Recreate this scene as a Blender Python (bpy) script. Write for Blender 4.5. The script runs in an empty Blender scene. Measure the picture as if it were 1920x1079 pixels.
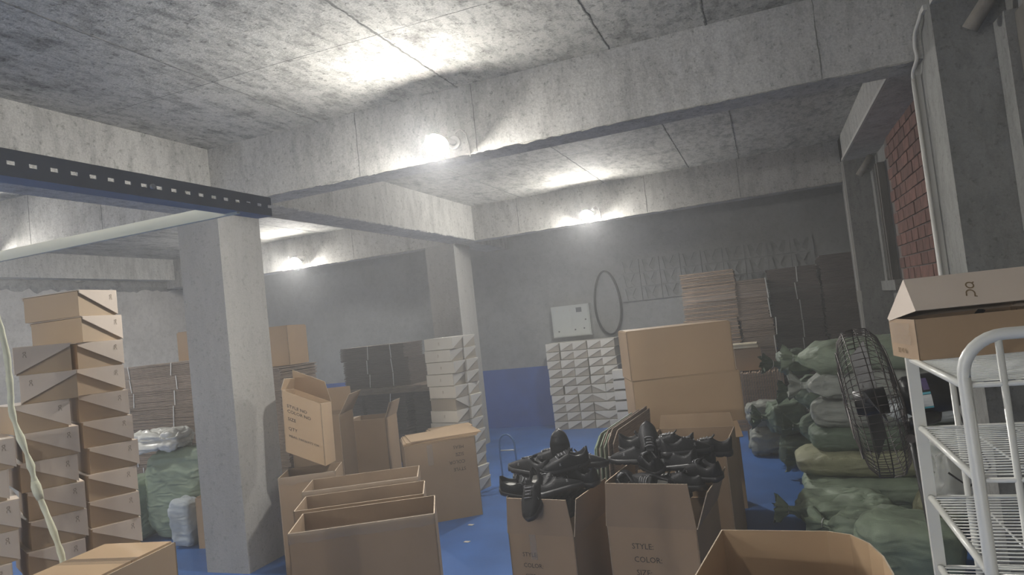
import bpy, math, random
from mathutils import Vector, Matrix, Euler, noise
random.seed(7)
PI = math.pi
SC = bpy.context.scene
COL = SC.collection

# ------------------------------------------------------------------ camera
cd = bpy.data.cameras.new('camera'); cam = bpy.data.objects.new('camera', cd); COL.objects.link(cam)
cd.sensor_fit = 'HORIZONTAL'; cd.sensor_width = 36.0; cd.lens = 1267.99 / 1920 * 36
cd.clip_start = 0.05; cd.clip_end = 100
_F = Vector((-0.35463098, 0.93378964, 0.04768422))
_R = Vector((0.92730849, 0.3577843, -0.10995165))
_U = Vector((0.11973238, -0.00522572, 0.99279245))
M4 = Matrix((( _R.x, _U.x, -_F.x, 0), (_R.y, _U.y, -_F.y, 0), (_R.z, _U.z, -_F.z, 1.7), (0, 0, 0, 1)))
cam.matrix_world = M4
SC.camera = cam
# ------------------------------------------------------------------ world, exposure
wd = bpy.data.worlds.new('world'); SC.world = wd; wd.use_nodes = True
wd.node_tree.nodes['Background'].inputs[0].default_value = (0.5, 0.52, 0.55, 1)
wd.node_tree.nodes['Background'].inputs[1].default_value = 0.02
SC.cycles.adaptive_threshold = 0.06; SC.cycles.adaptive_min_samples = 20; SC.cycles.max_bounces = 6; SC.cycles.diffuse_bounces = 4; SC.cycles.glossy_bounces = 2; SC.cycles.transparent_max_bounces = 6
SC.view_settings.view_transform = 'Standard'; SC.view_settings.look = 'None'
SC.view_settings.gamma = 1.0; SC.view_settings.exposure = 2.5
SC.view_settings.use_curve_mapping = False
BULB, BULB_FILL = 235.0, 175.0   # radiance of the bulbs on the two far beams and of added fill bulbs
VEIL_HAZE = 0.022           # density of a thin haze added in place of lens veil
if VEIL_HAZE:
    _v = wd.node_tree.nodes.new('ShaderNodeVolumeScatter'); _v.inputs['Density'].default_value = VEIL_HAZE
    _v.inputs['Color'].default_value = (0.96, 0.98, 1, 1); _v.inputs['Anisotropy'].default_value = 0.3
    wd.node_tree.links.new(_v.outputs[0], wd.node_tree.nodes['World Output'].inputs['Volume'])

# ------------------------------------------------------------------ materials
def _nt(name):
    m = bpy.data.materials.new(name); m.use_nodes = True
    nt = m.node_tree; b = nt.nodes['Principled BSDF']
    return m, nt, b
def mat(name, col, rough=0.7, var=0.0, vscale=6.0, bump=0.0, bscale=60.0, metal=0.0, spec=0.5, rand=0.0, stretch=None, coords='Object', sheen=0):
    """plain colour + soft noise variation + bump; rand = per-object tone change"""
    m, nt, b = _nt(name); N = nt.nodes; L = nt.links
    b.inputs['Roughness'].default_value = rough; b.inputs['Metallic'].default_value = metal
    b.inputs['Specular IOR Level'].default_value = spec
    b.inputs['Base Color'].default_value = (*col, 1)
    tc = N.new('ShaderNodeTexCoord'); mp = N.new('ShaderNodeMapping'); L.new(tc.outputs[coords], mp.inputs[0])
    if stretch: mp.inputs['Scale'].default_value = stretch
    out = None
    if var:
        n = N.new('ShaderNodeTexNoise'); n.inputs['Scale'].default_value = vscale; n.inputs['Detail'].default_value = 5
        L.new(mp.outputs[0], n.inputs['Vector'])
        r = N.new('ShaderNodeValToRGB'); L.new(n.outputs['Fac'], r.inputs[0])
        r.color_ramp.elements[0].position = 0.3; r.color_ramp.elements[1].position = 0.7
        r.color_ramp.elements[0].color = (*[c * (1 - var) for c in col], 1)
        r.color_ramp.elements[1].color = (*[min(1, c * (1 + var)) for c in col], 1)
        out = r.outputs[0]
    if rand:
        oi = N.new('ShaderNodeObjectInfo'); mr = N.new('ShaderNodeMapRange')
        mr.inputs[3].default_value = 1 - rand; mr.inputs[4].default_value = 1 + rand
        L.new(oi.outputs['Random'], mr.inputs[0])
        hs = N.new('ShaderNodeHueSaturation'); L.new(mr.outputs[0], hs.inputs['Value'])
        if out: L.new(out, hs.inputs['Color'])
        else: hs.inputs['Color'].default_value = (*col, 1)
        out = hs.outputs[0]
    if out: L.new(out, b.inputs['Base Color'])
    if bump:
        n2 = N.new('ShaderNodeTexNoise'); n2.inputs['Scale'].default_value = bscale; n2.inputs['Detail'].default_value = 4
        L.new(mp.outputs[0], n2.inputs['Vector'])
        bp = N.new('ShaderNodeBump'); bp.inputs['Strength'].default_value = bump; bp.inputs['Distance'].default_value = 0.01
        L.new(n2.outputs['Fac'], bp.inputs['Height']); L.new(bp.outputs[0], b.inputs['Normal'])
    return m
def concrete(name, col, stretch=(1, 1, 1), stain=0.45, pocks=0.5, grain=0.5, sscale=5.0, thr=(0.52, 0.66)):
    """cast concrete: broad tone drift, dark patches, small pock marks, fine grain"""
    m, nt, b = _nt(name); N = nt.nodes; L = nt.links
    b.inputs['Roughness'].default_value = 0.85; b.inputs['Specular IOR Level'].default_value = 0.25
    g = N.new('ShaderNodeNewGeometry'); mp = N.new('ShaderNodeMapping'); L.new(g.outputs['Position'], mp.inputs[0])
    mp.inputs['Scale'].default_value = stretch
    def nz(sc, det=6, src=mp.outputs[0], rough=0.6):
        n = N.new('ShaderNodeTexNoise'); n.inputs['Scale'].default_value = sc; n.inputs['Detail'].default_value = det
        n.inputs['Roughness'].default_value = rough; L.new(src, n.inputs['Vector']); return n.outputs['Fac']
    def ramp(f, a, bb, ca, cb):
        r = N.new('ShaderNodeValToRGB'); L.new(f, r.inputs[0])
        r.color_ramp.elements[0].position = a; r.color_ramp.elements[1].position = bb
        r.color_ramp.elements[0].color = (*ca, 1); r.color_ramp.elements[1].color = (*cb, 1); return r.outputs[0]
    def mul(a, bb):
        x = N.new('ShaderNodeMix'); x.data_type = 'RGBA'; x.blend_type = 'MULTIPLY'; x.inputs[0].default_value = 1
        L.new(a, x.inputs[6]); L.new(bb, x.inputs[7]); return x.outputs[2]
    base = ramp(nz(0.9), 0.3, 0.7, [c * 0.82 for c in col], [min(1, c * 1.15) for c in col])
    s = 1 - stain
    out = mul(base, ramp(nz(sscale, 6, rough=0.72), thr[0], thr[1], (1, 1, 1), (s, s, s)))
    out = mul(out, ramp(nz(11, 5, rough=0.75), 0.47, 0.62, (1, 1, 1), (1-stain*0.6,)*3))
    fine = nz(26, 4, g.outputs['Position'], 0.75)
    pk = 1 - pocks
    out = mul(out, ramp(fine, 0.56, 0.66, (1, 1, 1), (pk, pk, pk * 0.98)))
    gr = nz(90, 2, g.outputs['Position'])
    lo = 1 - grain * 0.35
    out = mul(out, ramp(gr, 0.3, 0.7, (lo, lo, lo), (1, 1, 1)))
    L.new(out, b.inputs['Base Color'])
    bp = N.new('ShaderNodeBump'); bp.inputs['Strength'].default_value = 0.35; bp.inputs['Distance'].default_value = 0.012
    L.new(fine, bp.inputs['Height']); L.new(bp.outputs[0], b.inputs['Normal'])
    return m
def woven(name, col, rough=0.55, rand=0.12):
    """woven polypropylene sacking: fine crossed bands with a soft sheen"""
    m, nt, b = _nt(name); N = nt.nodes; L = nt.links
    b.inputs['Roughness'].default_value = rough; b.inputs['Specular IOR Level'].default_value = 0.45
    tc = N.new('ShaderNodeTexCoord')
    w1 = N.new('ShaderNodeTexWave'); w1.inputs['Scale'].default_value = 60; w1.bands_direction = 'X'; w1.inputs['Distortion'].default_value = 1.5
    w2 = N.new('ShaderNodeTexWave'); w2.inputs['Scale'].default_value = 60; w2.bands_direction = 'Z'; w2.inputs['Distortion'].default_value = 1.5
    for w in (w1, w2): L.new(tc.outputs['Object'], w.inputs['Vector'])
    ad = N.new('ShaderNodeMath'); ad.operation = 'ADD'; L.new(w1.outputs['Fac'], ad.inputs[0]); L.new(w2.outputs['Fac'], ad.inputs[1])
    n = N.new('ShaderNodeTexNoise'); n.inputs['Scale'].default_value = 5; n.inputs['Detail'].default_value = 6; L.new(tc.outputs['Object'], n.inputs['Vector'])
    r = N.new('ShaderNodeValToRGB'); L.new(n.outputs['Fac'], r.inputs[0])
    r.color_ramp.elements[0].position = 0.3; r.color_ramp.elements[1].position = 0.72
    r.color_ramp.elements[0].color = (*[c * 0.7 for c in col], 1); r.color_ramp.elements[1].color = (*[min(1, c * 1.3) for c in col], 1)
    oi = N.new('ShaderNodeObjectInfo'); mr = N.new('ShaderNodeMapRange'); mr.inputs[3].default_value = 1 - rand; mr.inputs[4].default_value = 1 + rand
    L.new(oi.outputs['Random'], mr.inputs[0])
    hs = N.new('ShaderNodeHueSaturation'); L.new(mr.outputs[0], hs.inputs['Value']); L.new(r.outputs[0], hs.inputs['Color'])
    L.new(hs.outputs[0], b.inputs['Base Color'])
    bp = N.new('ShaderNodeBump'); bp.inputs['Strength'].default_value = 0.25; bp.inputs['Distance'].default_value = 0.004
    mpw = N.new('ShaderNodeMapping'); mpw.inputs['Scale'].default_value = (1.0, 1.6, 2.6); mpw.inputs['Rotation'].default_value = (0.2, 0.35, 0.2); L.new(tc.outputs['Object'], mpw.inputs[0])
    nw = N.new('ShaderNodeTexNoise'); nw.noise_type = 'RIDGED_MULTIFRACTAL'; nw.inputs['Scale'].default_value = 5.5; nw.inputs['Detail'].default_value = 4; nw.inputs['Distortion'].default_value = 0.8; L.new(mpw.outputs[0], nw.inputs['Vector'])
    bw = N.new('ShaderNodeBump'); bw.inputs['Strength'].default_value = 0.75; bw.inputs['Distance'].default_value = 0.03; L.new(nw.outputs['Fac'], bw.inputs['Height'])
    L.new(ad.outputs[0], bp.inputs['Height']); L.new(bw.outputs[0], bp.inputs['Normal']); L.new(bp.outputs[0], b.inputs['Normal'])
    return m
def glow(name, strength, col=(1, 0.97, 0.92)):
    m, nt, b = _nt(name); b.inputs['Base Color'].default_value = (1, 1, 1, 1)
    b.inputs['Emission Color'].default_value = (*col, 1); b.inputs['Emission Strength'].default_value = strength
    return m
def clear_plastic(name, col, alpha):
    m, nt, b = _nt(name); b.inputs['Base Color'].default_value = (*col, 1); b.inputs['Alpha'].default_value = alpha
    b.inputs['Roughness'].default_value = 0.12; b.inputs['Specular IOR Level'].default_value = 0.9
    return m

MT = dict(
    ceiling=concrete('ceiling_concrete', (0.56, 0.55, 0.50), (1.6, 0.7, 1), 0.6, 0.55, 0.9, 3.6, (0.50, 0.68)),
    beam=concrete('beam_concrete', (0.56, 0.55, 0.515), (1, 1, 0.35), 0.35, 0.4, 0.7, 4.0, (0.5, 0.75)),
    column=concrete('column_plaster', (0.42, 0.413, 0.39), (1.2, 1.2, 0.3), 0.10, 0.2, 0.35, 3.0, (0.5, 0.8)),
    darkcol=concrete('raw_column_concrete', (0.26, 0.26, 0.245), (1.2, 1.2, 0.5), 0.3, 0.3, 0.4, 3.0, (0.5, 0.8)),
    wall=concrete('wall_plaster', (0.50, 0.485, 0.46), (1, 1, 1), 0.25, 0.2, 0.3, 1.6, (0.5, 0.75)),
    mortar=concrete('rough_mortar', (0.26, 0.26, 0.25), (1, 1, 1), 0.4, 0.4, 0.6, 5),
    backwall=concrete('back_wall_paint', (0.36, 0.37, 0.365), (1, 1, 1), 0.15, 0.1, 0.2, 1.5, (0.5, 0.8)),
    seam=concrete('seam_gap_shade', (0.20, 0.20, 0.185), (1, 1, 1), 0.4, 0.4, 0.6, 9),
    dado=mat('blue_dado_paint', (0.05, 0.125, 0.42), 0.45, 0.12, 3),
    floor=mat('blue_floor_paint', (0.05, 0.14, 0.39), 0.42, 0.16, 2.2, 0.05, 30),
    brick=mat('red_brick', (0.17, 0.08, 0.062), 0.9, 0.3, 9, 0.5, 40, rand=0.25),
    brickmortar=mat('brick_mortar', (0.17, 0.15, 0.135), 0.95, 0.2, 14, 0.5, 50),
    oldwood=mat('weathered_frame', (0.13, 0.12, 0.105), 0.9, 0.3, 9, 0.4, 30, stretch=(1, 1, 0.15)),
    dark=mat('painted_gap_shade', (0.02, 0.02, 0.022), 0.9),
    ventback=mat('vent_recess', (0.285, 0.29, 0.285), 0.9, 0.2, 12),
    frost=mat('pale_mesh_strip', (0.4, 0.4, 0.38), 0.7, 0.5, 60),
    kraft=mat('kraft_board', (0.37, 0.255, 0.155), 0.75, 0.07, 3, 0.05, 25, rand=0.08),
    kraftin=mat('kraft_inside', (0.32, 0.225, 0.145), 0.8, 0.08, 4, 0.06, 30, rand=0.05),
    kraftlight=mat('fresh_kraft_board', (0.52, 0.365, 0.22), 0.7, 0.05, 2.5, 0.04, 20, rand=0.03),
    kraftedge=mat('kraft_cut_edge', (0.52, 0.42, 0.31), 0.85, 0.2, 40),
    boxbody=mat('shoe_box_kraft', (0.45, 0.335, 0.22), 0.75, 0.05, 4, rand=0.06),
    boxlid=mat('shoe_box_lid', (0.66, 0.56, 0.46), 0.7, 0.04, 4, rand=0.05),
    palebody=mat('pale_shoe_box', (0.40, 0.36, 0.30), 0.75, 0.04, 4, rand=0.05),
    palelid=mat('pale_shoe_box_lid', (0.66, 0.64, 0.58), 0.7, 0.03, 4, rand=0.04),
    print=mat('brown_print', (0.20, 0.13, 0.06), 0.8),
    palelogo=mat('faint_print', (0.24, 0.18, 0.12), 0.8),
    ink=mat('black_print', (0.045, 0.035, 0.03), 0.85),
    corr=mat('corrugated_edges', (0.30, 0.235, 0.19), 0.9, 0.35, 25, 0.3, 60, stretch=(0.3, 0.3, 8), rand=0.12),
    corrwarm=mat('corrugated_edges_warm', (0.42, 0.30, 0.21), 0.9, 0.25, 25, 0.3, 60, stretch=(0.3, 0.3, 8)),
    corrdark=mat('dark_board_edges', (0.13, 0.105, 0.095), 0.9, 0.3, 20, 0.3, 50, stretch=(0.3, 0.3, 6), rand=0.2),
    strap=mat('white_strap', (0.62, 0.62, 0.6), 0.4),
    tape=clear_plastic('clear_tape', (0.55, 0.48, 0.40), 0.2),
    film=clear_plastic('clear_film', (0.75, 0.77, 0.75), 0.45),
    green=woven('green_woven_sack', (0.25, 0.31, 0.225)),
    deepgreen=woven('deep_green_woven_sack', (0.12, 0.165, 0.115)),
    olive=woven('olive_woven_sack', (0.28, 0.285, 0.175)),
    greysack=woven('grey_woven_sack', (0.30, 0.32, 0.29)),
    whitesack=woven('white_woven_sack', (0.42, 0.46, 0.48)),
    filmwhite=mat('crumpled_white_film', (0.62, 0.62, 0.58), 0.3, 0.2, 12),
    shoe=mat('black_mesh_upper', (0.007, 0.007, 0.009), 0.5, 0.3, 20, 0.2, 150, spec=0.28),
    sole=mat('black_rubber_sole', (0.010, 0.010, 0.012), 0.45),
    lining=mat('shoe_lining', (0.014, 0.014, 0.016), 0.9),
    insole=mat('grey_insole', (0.42, 0.41, 0.38), 0.7),
    lace=mat('grey_lace', (0.2, 0.2, 0.21), 0.5),
    mark=mat('silver_mark', (0.6, 0.6, 0.62), 0.3),
    whitemetal=mat('white_enamel', (0.66, 0.66, 0.61), 0.3, 0.03, 5),
    blackmetal=mat('black_steel', (0.012, 0.012, 0.013), 0.4),
    wire=mat('dark_wire', (0.075, 0.065, 0.06), 0.45, metal=0.4),
    grime=mat('fan_blade_grey', (0.06, 0.06, 0.06), 0.5),
    cream=mat('cream_board_paint', (0.80, 0.79, 0.64), 0.5, 0.04, 4),
    angle=mat('grey_slotted_steel', (0.34, 0.345, 0.35), 0.6, 0.1, 8, metal=0.1),
    trunk=mat('white_trunking', (0.52, 0.51, 0.47), 0.5, 0.06, 4),
    cable=mat('black_cable', (0.02, 0.02, 0.022), 0.5),
    panel=mat('cabinet_enamel', (0.52, 0.55, 0.53), 0.4, 0.03, 3),
    paneldark=mat('cabinet_window', (0.10, 0.11, 0.12), 0.25),
    lampbase=mat('lamp_porcelain', (0.6, 0.58, 0.55), 0.4),
    bulb=glow('lit_bulb', BULB), bulbfill=glow('added_fill_bulb', BULB_FILL),
    cloth=mat('pale_twisted_cloth', (0.60, 0.60, 0.45), 0.85, 0.15, 10, 0.5, 30),
    bluemetal=mat('blue_painted_tube', (0.08, 0.19, 0.42), 0.4),
    sticker=mat('sticker_teal', (0.12, 0.45, 0.52), 0.4),
    stickerwhite=mat('sticker_white', (0.7, 0.72, 0.7), 0.4),
    violet=mat('violet_tag', (0.12, 0.09, 0.2), 0.5),
    timber=mat('raw_timber', (0.22, 0.2, 0.17), 0.9, 0.25, 10, 0.4, 30),
    paleboard=mat('pale_board', (0.62, 0.56, 0.42), 0.7, 0.08, 10),
    pallet=mat('pallet_wood', (0.20, 0.17, 0.13), 0.9, 0.2, 10),
    scrap=mat('paper_scrap', (0.55, 0.52, 0.46), 0.8),
)

# ------------------------------------------------------------------ mesh helpers
class MB:
    def __init__(s): s.v = []; s.f = []; s.m = []; s.mats = []
    def slot(s, m):
        if m not in s.mats: s.mats.append(m)
        return s.mats.index(m)
    def face(s, idx, m): s.f.append(tuple(idx)); s.m.append(s.slot(m))
    def add(s, vs, fs, m):
        o = len(s.v); s.v += [tuple(v) for v in vs]
        k = s.slot(m)
        for f in fs: s.f.append(tuple(o + i for i in f)); s.m.append(k)
    def box(s, lo, hi, m, X=None):
        x0, y0, z0 = lo; x1, y1, z1 = hi
        vs = [Vector(v) for v in ((x0,y0,z0),(x1,y0,z0),(x1,y1,z0),(x0,y1,z0),(x0,y0,z1),(x1,y0,z1),(x1,y1,z1),(x0,y1,z1))]
        if X is not None: vs = [X @ v for v in vs]
        s.add(vs, [(0,3,2,1),(4,5,6,7),(0,1,5,4),(1,2,6,5),(2,3,7,6),(3,0,4,7)], m)
    def prism(s, pts, d, m):
        """polygon pts extruded by vector d"""
        n = len(pts); d = Vector(d)
        vs = [Vector(p) for p in pts] + [Vector(p) + d for p in pts]
        fs = [tuple(range(n))[::-1], tuple(range(n, 2*n))] + [(i, (i+1) % n, n + (i+1) % n, n + i) for i in range(n)]
        s.add(vs, fs, m)
    def tube(s, pts, r, m, n=8, closed=False, caps=True):
        pts = [Vector(p) for p in pts]; K = len(pts)
        rs = r if isinstance(r, (list, tuple)) else [r] * K
        rings = []; up = None
        for i, p in enumerate(pts):
            a = pts[(i-1) % K] if (closed or i > 0) else p
            b = pts[(i+1) % K] if (closed or i < K-1) else p
            t = (b - a).normalized()
            if up is None: up = Vector((0,0,1)) if abs(t.z) < 0.9 else Vector((1,0,0))
            u = (up - t * up.dot(t)).normalized(); w = t.cross(u); up = u
            rings.append([p + (u*math.cos(2*PI*k/n) + w*math.sin(2*PI*k/n)) * rs[i] for k in range(n)])
        vs = [v for rg in rings for v in rg]; fs = []
        for i in range(K if closed else K-1):
            j = (i+1) % K
            for k in range(n): fs.append((i*n+k, i*n+(k+1) % n, j*n+(k+1) % n, j*n+k))
        if caps and not closed: fs += [tuple(range(n))[::-1], tuple((K-1)*n + k for k in range(n))]
        s.add(vs, fs, m)
    def disc(s, c, axis, r, h, m, n=20):
        axis = Vector(axis).normalized(); s.tube([Vector(c), Vector(c) + axis*h], r, m, n)
    def sphere(s, c, r, m, nu=16, nv=10, sc=(1,1,1)):
        vs = []; fs = []
        for j in range(nv+1):
            th = PI*j/nv
            for i in range(nu):
                ph = 2*PI*i/nu
                vs.append((c[0]+r*sc[0]*math.sin(th)*math.cos(ph), c[1]+r*sc[1]*math.sin(th)*math.sin(ph), c[2]+r*sc[2]*math.cos(th)))
        for j in range(nv):
            for i in range(nu):
                fs.append((j*nu+i, (j+1)*nu+i, (j+1)*nu+(i+1) % nu, j*nu+(i+1) % nu))
        s.add(vs, fs, m)
    def mesh(s, name, smooth=False):
        me = bpy.data.meshes.new(name); me.from_pydata(s.v, [], s.f)
        for m in s.mats: me.materials.append(MT[m])
        me.polygons.foreach_set('material_index', s.m)
        if smooth: me.polygons.foreach_set('use_smooth', [True]*len(s.f))
        me.update(); return me
    def obj(s, name, parent=None, smooth=False):
        return link(name, s.mesh(name, smooth), parent)
def link(name, me, parent=None, loc=None, rot=None):
    o = bpy.data.objects.new(name, me); COL.objects.link(o)
    if parent is not None: o.parent = parent
    if loc is not None: o.location = loc
    if rot is not None: o.rotation_euler = rot
    return o
def tag(o, label, cat, group=None):
    o['label'] = label; o['category'] = cat
    if group: o['group'] = group
    return o
def thing(name, label, cat, loc=(0,0,0), rot=(0,0,0), group=None):
    o = bpy.data.objects.new(name, None); o.empty_display_size = 0.05; COL.objects.link(o)
    o.location = loc; o.rotation_euler = rot
    return tag(o, label, cat, group)
def struct(o, label=None):
    o['kind'] = 'structure'
    if label: o['label'] = label
    return o
def stuff(o): o['kind'] = 'stuff'; return o
def arc(c, r, a0, a1, n, u, w):
    c = Vector(c); u = Vector(u); w = Vector(w)
    return [c + u*r*math.cos(a0+(a1-a0)*i/n) + w*r*math.sin(a0+(a1-a0)*i/n) for i in range(n+1)]
ORD = ['topmost', 'second', 'third', 'fourth', 'fifth', 'sixth', 'seventh', 'eighth', 'ninth', 'tenth', 'eleventh', 'twelfth', 'thirteenth', 'fourteenth', 'fifteenth', 'sixteenth', 'seventeenth', 'eighteenth']
def ordtop(i): return 'topmost' if i == 0 else ORD[i] + ' from top'

# ------------------------------------------------------------------ room
X0, X1, Y0, Y1, HC, HB = -9.3, 1.2, -5.2, 10.07, 3.3, 2.8376
b = MB(); b.box((X0-0.2, Y0-0.2, -0.1), (X1+0.2, Y1+0.2, 0), 'floor'); struct(b.obj('floor'), 'floor painted glossy blue')
b = MB(); b.box((X0-0.2, Y0-0.2, HC), (X1+0.2, Y1+0.2, HC+0.15), 'ceiling'); ceiling = struct(b.obj('ceiling'), 'bare cast concrete ceiling with formwork marks')
b = MB(); b.box((X0-0.2, Y1, 0), (X1+0.2, Y1+0.2, HC), 'backwall'); wall_back = struct(b.obj('wall_back'), 'dim grey back wall')
b = MB(); b.box((X0, Y1-0.004, 0), (X1, Y1-0.0005, 0.93), 'dado'); o = b.obj('dado_paint', wall_back); o['label'] = 'blue painted lower part of the back wall'
b = MB(); b.box((X0-0.2, Y0-0.2, 0), (X0, Y1, HC), 'wall'); wall_left = struct(b.obj('wall_left'), 'grey plastered left wall')
b = MB(); b.box((X0, Y0-0.2, 0), (X1, Y0, HC), 'wall'); struct(b.obj('wall_front'), 'plain wall behind the camera')
b = MB(); b.box((X1, Y0-0.2, 0), (X1+0.2, Y1, HC), 'darkcol'); wall_right = struct(b.obj('wall_right'), 'dark right wall with a red brick panel')
# ragged mortar band under the left wall beam
def rough_strip(name, parent, m, p0, p1, w0, thick, outn, n=90, amp=0.5, seed=0):
    """irregular raised strip along p0-p1: w0 = half width vector, outn = raise direction"""
    p0 = Vector(p0); p1 = Vector(p1); w0 = Vector(w0); outn = Vector(outn); bb = MB(); vs = []
    for i in range(n+1):
        t = i/n; c = p0.lerp(p1, t); q = c * 3.1 + Vector((seed, seed*2.3, 0))
        a = 1 + amp*noise.noise(q*2.3) + amp*(0.7 if w0.length < 0.02 else 0.15)*noise.noise(q*9); d = 1 + amp*noise.noise(q*2.7 + Vector((9,1,4))) + amp*(0.7 if w0.length < 0.02 else 0.15)*noise.noise(q*11)
        h = thick*(1 + 0.7*noise.noise(q*14)); c = c + w0*(1.0 if w0.length < 0.02 else 0.15)*(0.9*noise.noise(q*4.3+Vector((3,3,8))) + 0.7*noise.noise(q*17))
        vs += [c + w0*a, c + w0*a*0.4 + outn*h, c - w0*d*0.4 + outn*h, c - w0*d]
    fs = []
    for i in range(n):
        o4 = i*4
        for k in range(3): fs.append((o4+k, o4+k+1, o4+5+k, o4+4+k))
    bb.add(vs, fs, m); return bb.obj(name, parent)
rough_strip('mortar_band', wall_left, 'mortar', (X0+0.001, 3.0, 2.9), (X0+0.001, 9.8, 2.9), (0, 0, 0.09), 0.03, (1,0,0), 140, 0.7, 3)

def beam(lo, hi, label, m='beam'):
    bb = MB(); bb.box(lo, hi, m); return struct(bb.obj('concrete_beam'), label)
A0, A1, B0, B1 = 4.116, 4.374, 8.41, 8.67
bA = beam((X0, A0, HB), (X1, A1, HC), 'concrete cross beam carrying the nearest lamp')
bB = beam((X0, B0, HB), (X1, B1, HC), 'concrete cross beam in front of the back wall')
beam((X0, -0.18, HB), (X1, 0.08, HC), 'concrete cross beam above the camera')
beam((-4.35, 0.08, HB), (-3.991, A0, HC), 'concrete beam running towards the square column')
bM = beam((-4.031, A1, HB), (-3.657, B0, HC), 'concrete beam between the two free columns')
beam((-4.35, Y0, HB), (-3.991, -0.18, HC), 'concrete beam behind the camera')
beam((-4.2, B1, HB), (-3.8, Y1, HC), 'short concrete beam running into the back wall')
beam((0.895, Y0, 3.018), (X1, 3.86, HC), 'edge beam over the right wall, near bay')
beam((0.895, A1, 3.018), (X1, B0, HC), 'edge beam over the right wall, far bay')
beam((0.895, B1, 3.018), (X1, Y1, HC), 'edge beam over the right wall, last bay')
for i, (ya, yb) in enumerate(((Y0, -0.18), (0.08, A0), (A1, B0), (B1, Y1))):
    beam((X0, ya, 2.96), (X0+0.22, yb, HC), 'edge beam along the left wall, bay ' + ('behind the camera', 'nearest', 'middle', 'farthest')[i])
def column(lo, hi, label, m='column'):
    bb = MB(); bb.box(lo, hi, m); return struct(bb.obj('concrete_column'), label)
column((-4.352, 4.10, 0), (-3.936, 4.56, HB), 'square plastered concrete column at left centre')
column((-4.42, 8.40, 0), (-3.98, 8.93, HB), 'square concrete column at the back, behind the shoe boxes')
column((0.895, 3.85, 0), (X1, 4.36, HC), 'raw concrete wall column at right, beside the white rack', 'darkcol')
column((0.895, 8.15, 0), (X1, 8.55, HC), 'raw concrete wall column far right', 'darkcol')
column((-9.3, 4.05, 0), (-8.9, 4.5, HB), 'concrete wall column on the left wall')
# formwork seams left standing on the ceiling and beams; their dark colour paints gap shade
for k, x in enumerate((-8.2, -7.1, -6.05, -5.1, -2.9, -1.77, -0.72, -0.14)):
    for ya, yb in ((0.1, A0), (A1, B0)):
        rough_strip('seam', ceiling, 'seam', (x, ya, HC), (x-0.03, yb, HC), (0.0065, 0, 0), 0.003, (0,0,-1), 260, 0.9, k*1.7+ya)
for k, y in enumerate((1.5, 3.1, 5.4, 6.6, 7.7)):
    rough_strip('seam', ceiling, 'seam', (-3.98 if y < 4 else -3.64, y, HC), (0.89, y+0.05, HC), (0, 0.0016, 0), 0.0008, (0,0,-1), 200, 0.9, k*2.1+40)
for k, x in enumerate((0.405, -1.70, -2.62, -6.1, -5.2)):
    rough_strip('seam', bA, 'seam', (x, A0-0.0005, HB), (x, A0-0.0005, HC), (0.003, 0, 0), 0.001, (0,-1,0), 30, 0.8, k+70)
for k, x in enumerate((-0.2, -1.3, -3.0, -5.6)):
    rough_strip('seam', bB, 'seam', (x, B0-0.0005, HB), (x, B0-0.0005, HC), (0.003, 0, 0), 0.001, (0,-1,0), 30, 0.8, k+80)
# ragged lips of spilled concrete on the lower beam edges
rough_strip('lip', bA, 'beam', (-3.9, A0-0.002, HB), (0.88, A0-0.002, HB), (0, 0.008, 0.008), 0.006, (0,-0.7,-0.7), 260, 1.3, 5)
rough_strip('lip', bB, 'beam', (-6.9, B0-0.002, HB), (0.88, B0-0.002, HB), (0, 0.008, 0.008), 0.006, (0,-0.7,-0.7), 260, 1.3, 6)
rough_strip('lip', bM, 'beam', (-3.657, A1, HB), (-3.657, B0, HB), (0.008, 0, 0.008), 0.005, (0.7,0,-0.7), 160, 1.2, 8)

# brick panel of the right wall
b = MB(); b.box((X1-0.012, 4.36, 0.6), (X1-0.0005, 7.42, 3.018), 'brickmortar'); b.obj('mortar_bed', wall_right)
b = MB(); b.box((-0.012, -0.115, -0.047), (0.012, 0.115, 0.047), 'brick'); brick_me = b.mesh('brick')
row = 0; z = 1.30
while z < 3.0:
    y = 5.35 + (0.125 if row % 2 else 0)
    while y < 7.3:
        link('brick', brick_me, wall_right, (X1-0.016+random.uniform(-0.003, 0.003), y, z), (random.uniform(-.01,.01), 0, 0)); y += 0.25
    z += 0.106; row += 1
# windows beside the wall columns
def window(n, y1, label):
    w = bpy.data.objects.new('window_%d' % n, None); COL.objects.link(w); struct(w, label)
    bb = MB(); bb.box((X1-0.06, y1-0.16, 1.68), (X1+0.0, y1-0.005, 2.86), 'darkcol'); bb.obj('jamb', w)
    bb = MB(); bb.box((X1-0.02, y1-0.42, 1.70), (X1-0.001, y1-0.16, 2.84), 'oldwood'); bb.obj('shutter', w)
    bb = MB(); bb.box((X1-0.025, y1-0.34, 2.25), (X1-0.019, y1-0.24, 2.62), 'frost'); bb.box((X1-0.025, y1-0.36, 1.72), (X1-0.019, y1-0.26, 2.05), 'frost'); bb.obj('mesh_strip', w)
    bb = MB(); bb.box((X1-0.07, y1-0.56, 1.68), (X1-0.001, y1-0.42, 2.86), 'oldwood'); bb.box((X1-0.08, y1-0.50, 1.68), (X1-0.07, y1-0.46, 2.86), 'oldwood'); bb.obj('window_frame', w)
    bb = MB(); bb.box((X1-0.004, y1-0.78, 1.68), (X1+0.03, y1-0.56, 2.86), 'dark'); bb.obj('opening_shade', w)  # flat dark slab, the recess's shade put into its colour
    bb = MB(); bb.box((X1-0.10, y1-0.85, 1.58), (X1-0.0005, y1-0.005, 1.68), 'darkcol'); bb.obj('window_sill', w)
window(1, 8.15, 'narrow boarded window with weathered frame, far right')
window(2, 3.85, 'narrow boarded window with weathered frame, right edge')
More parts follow.
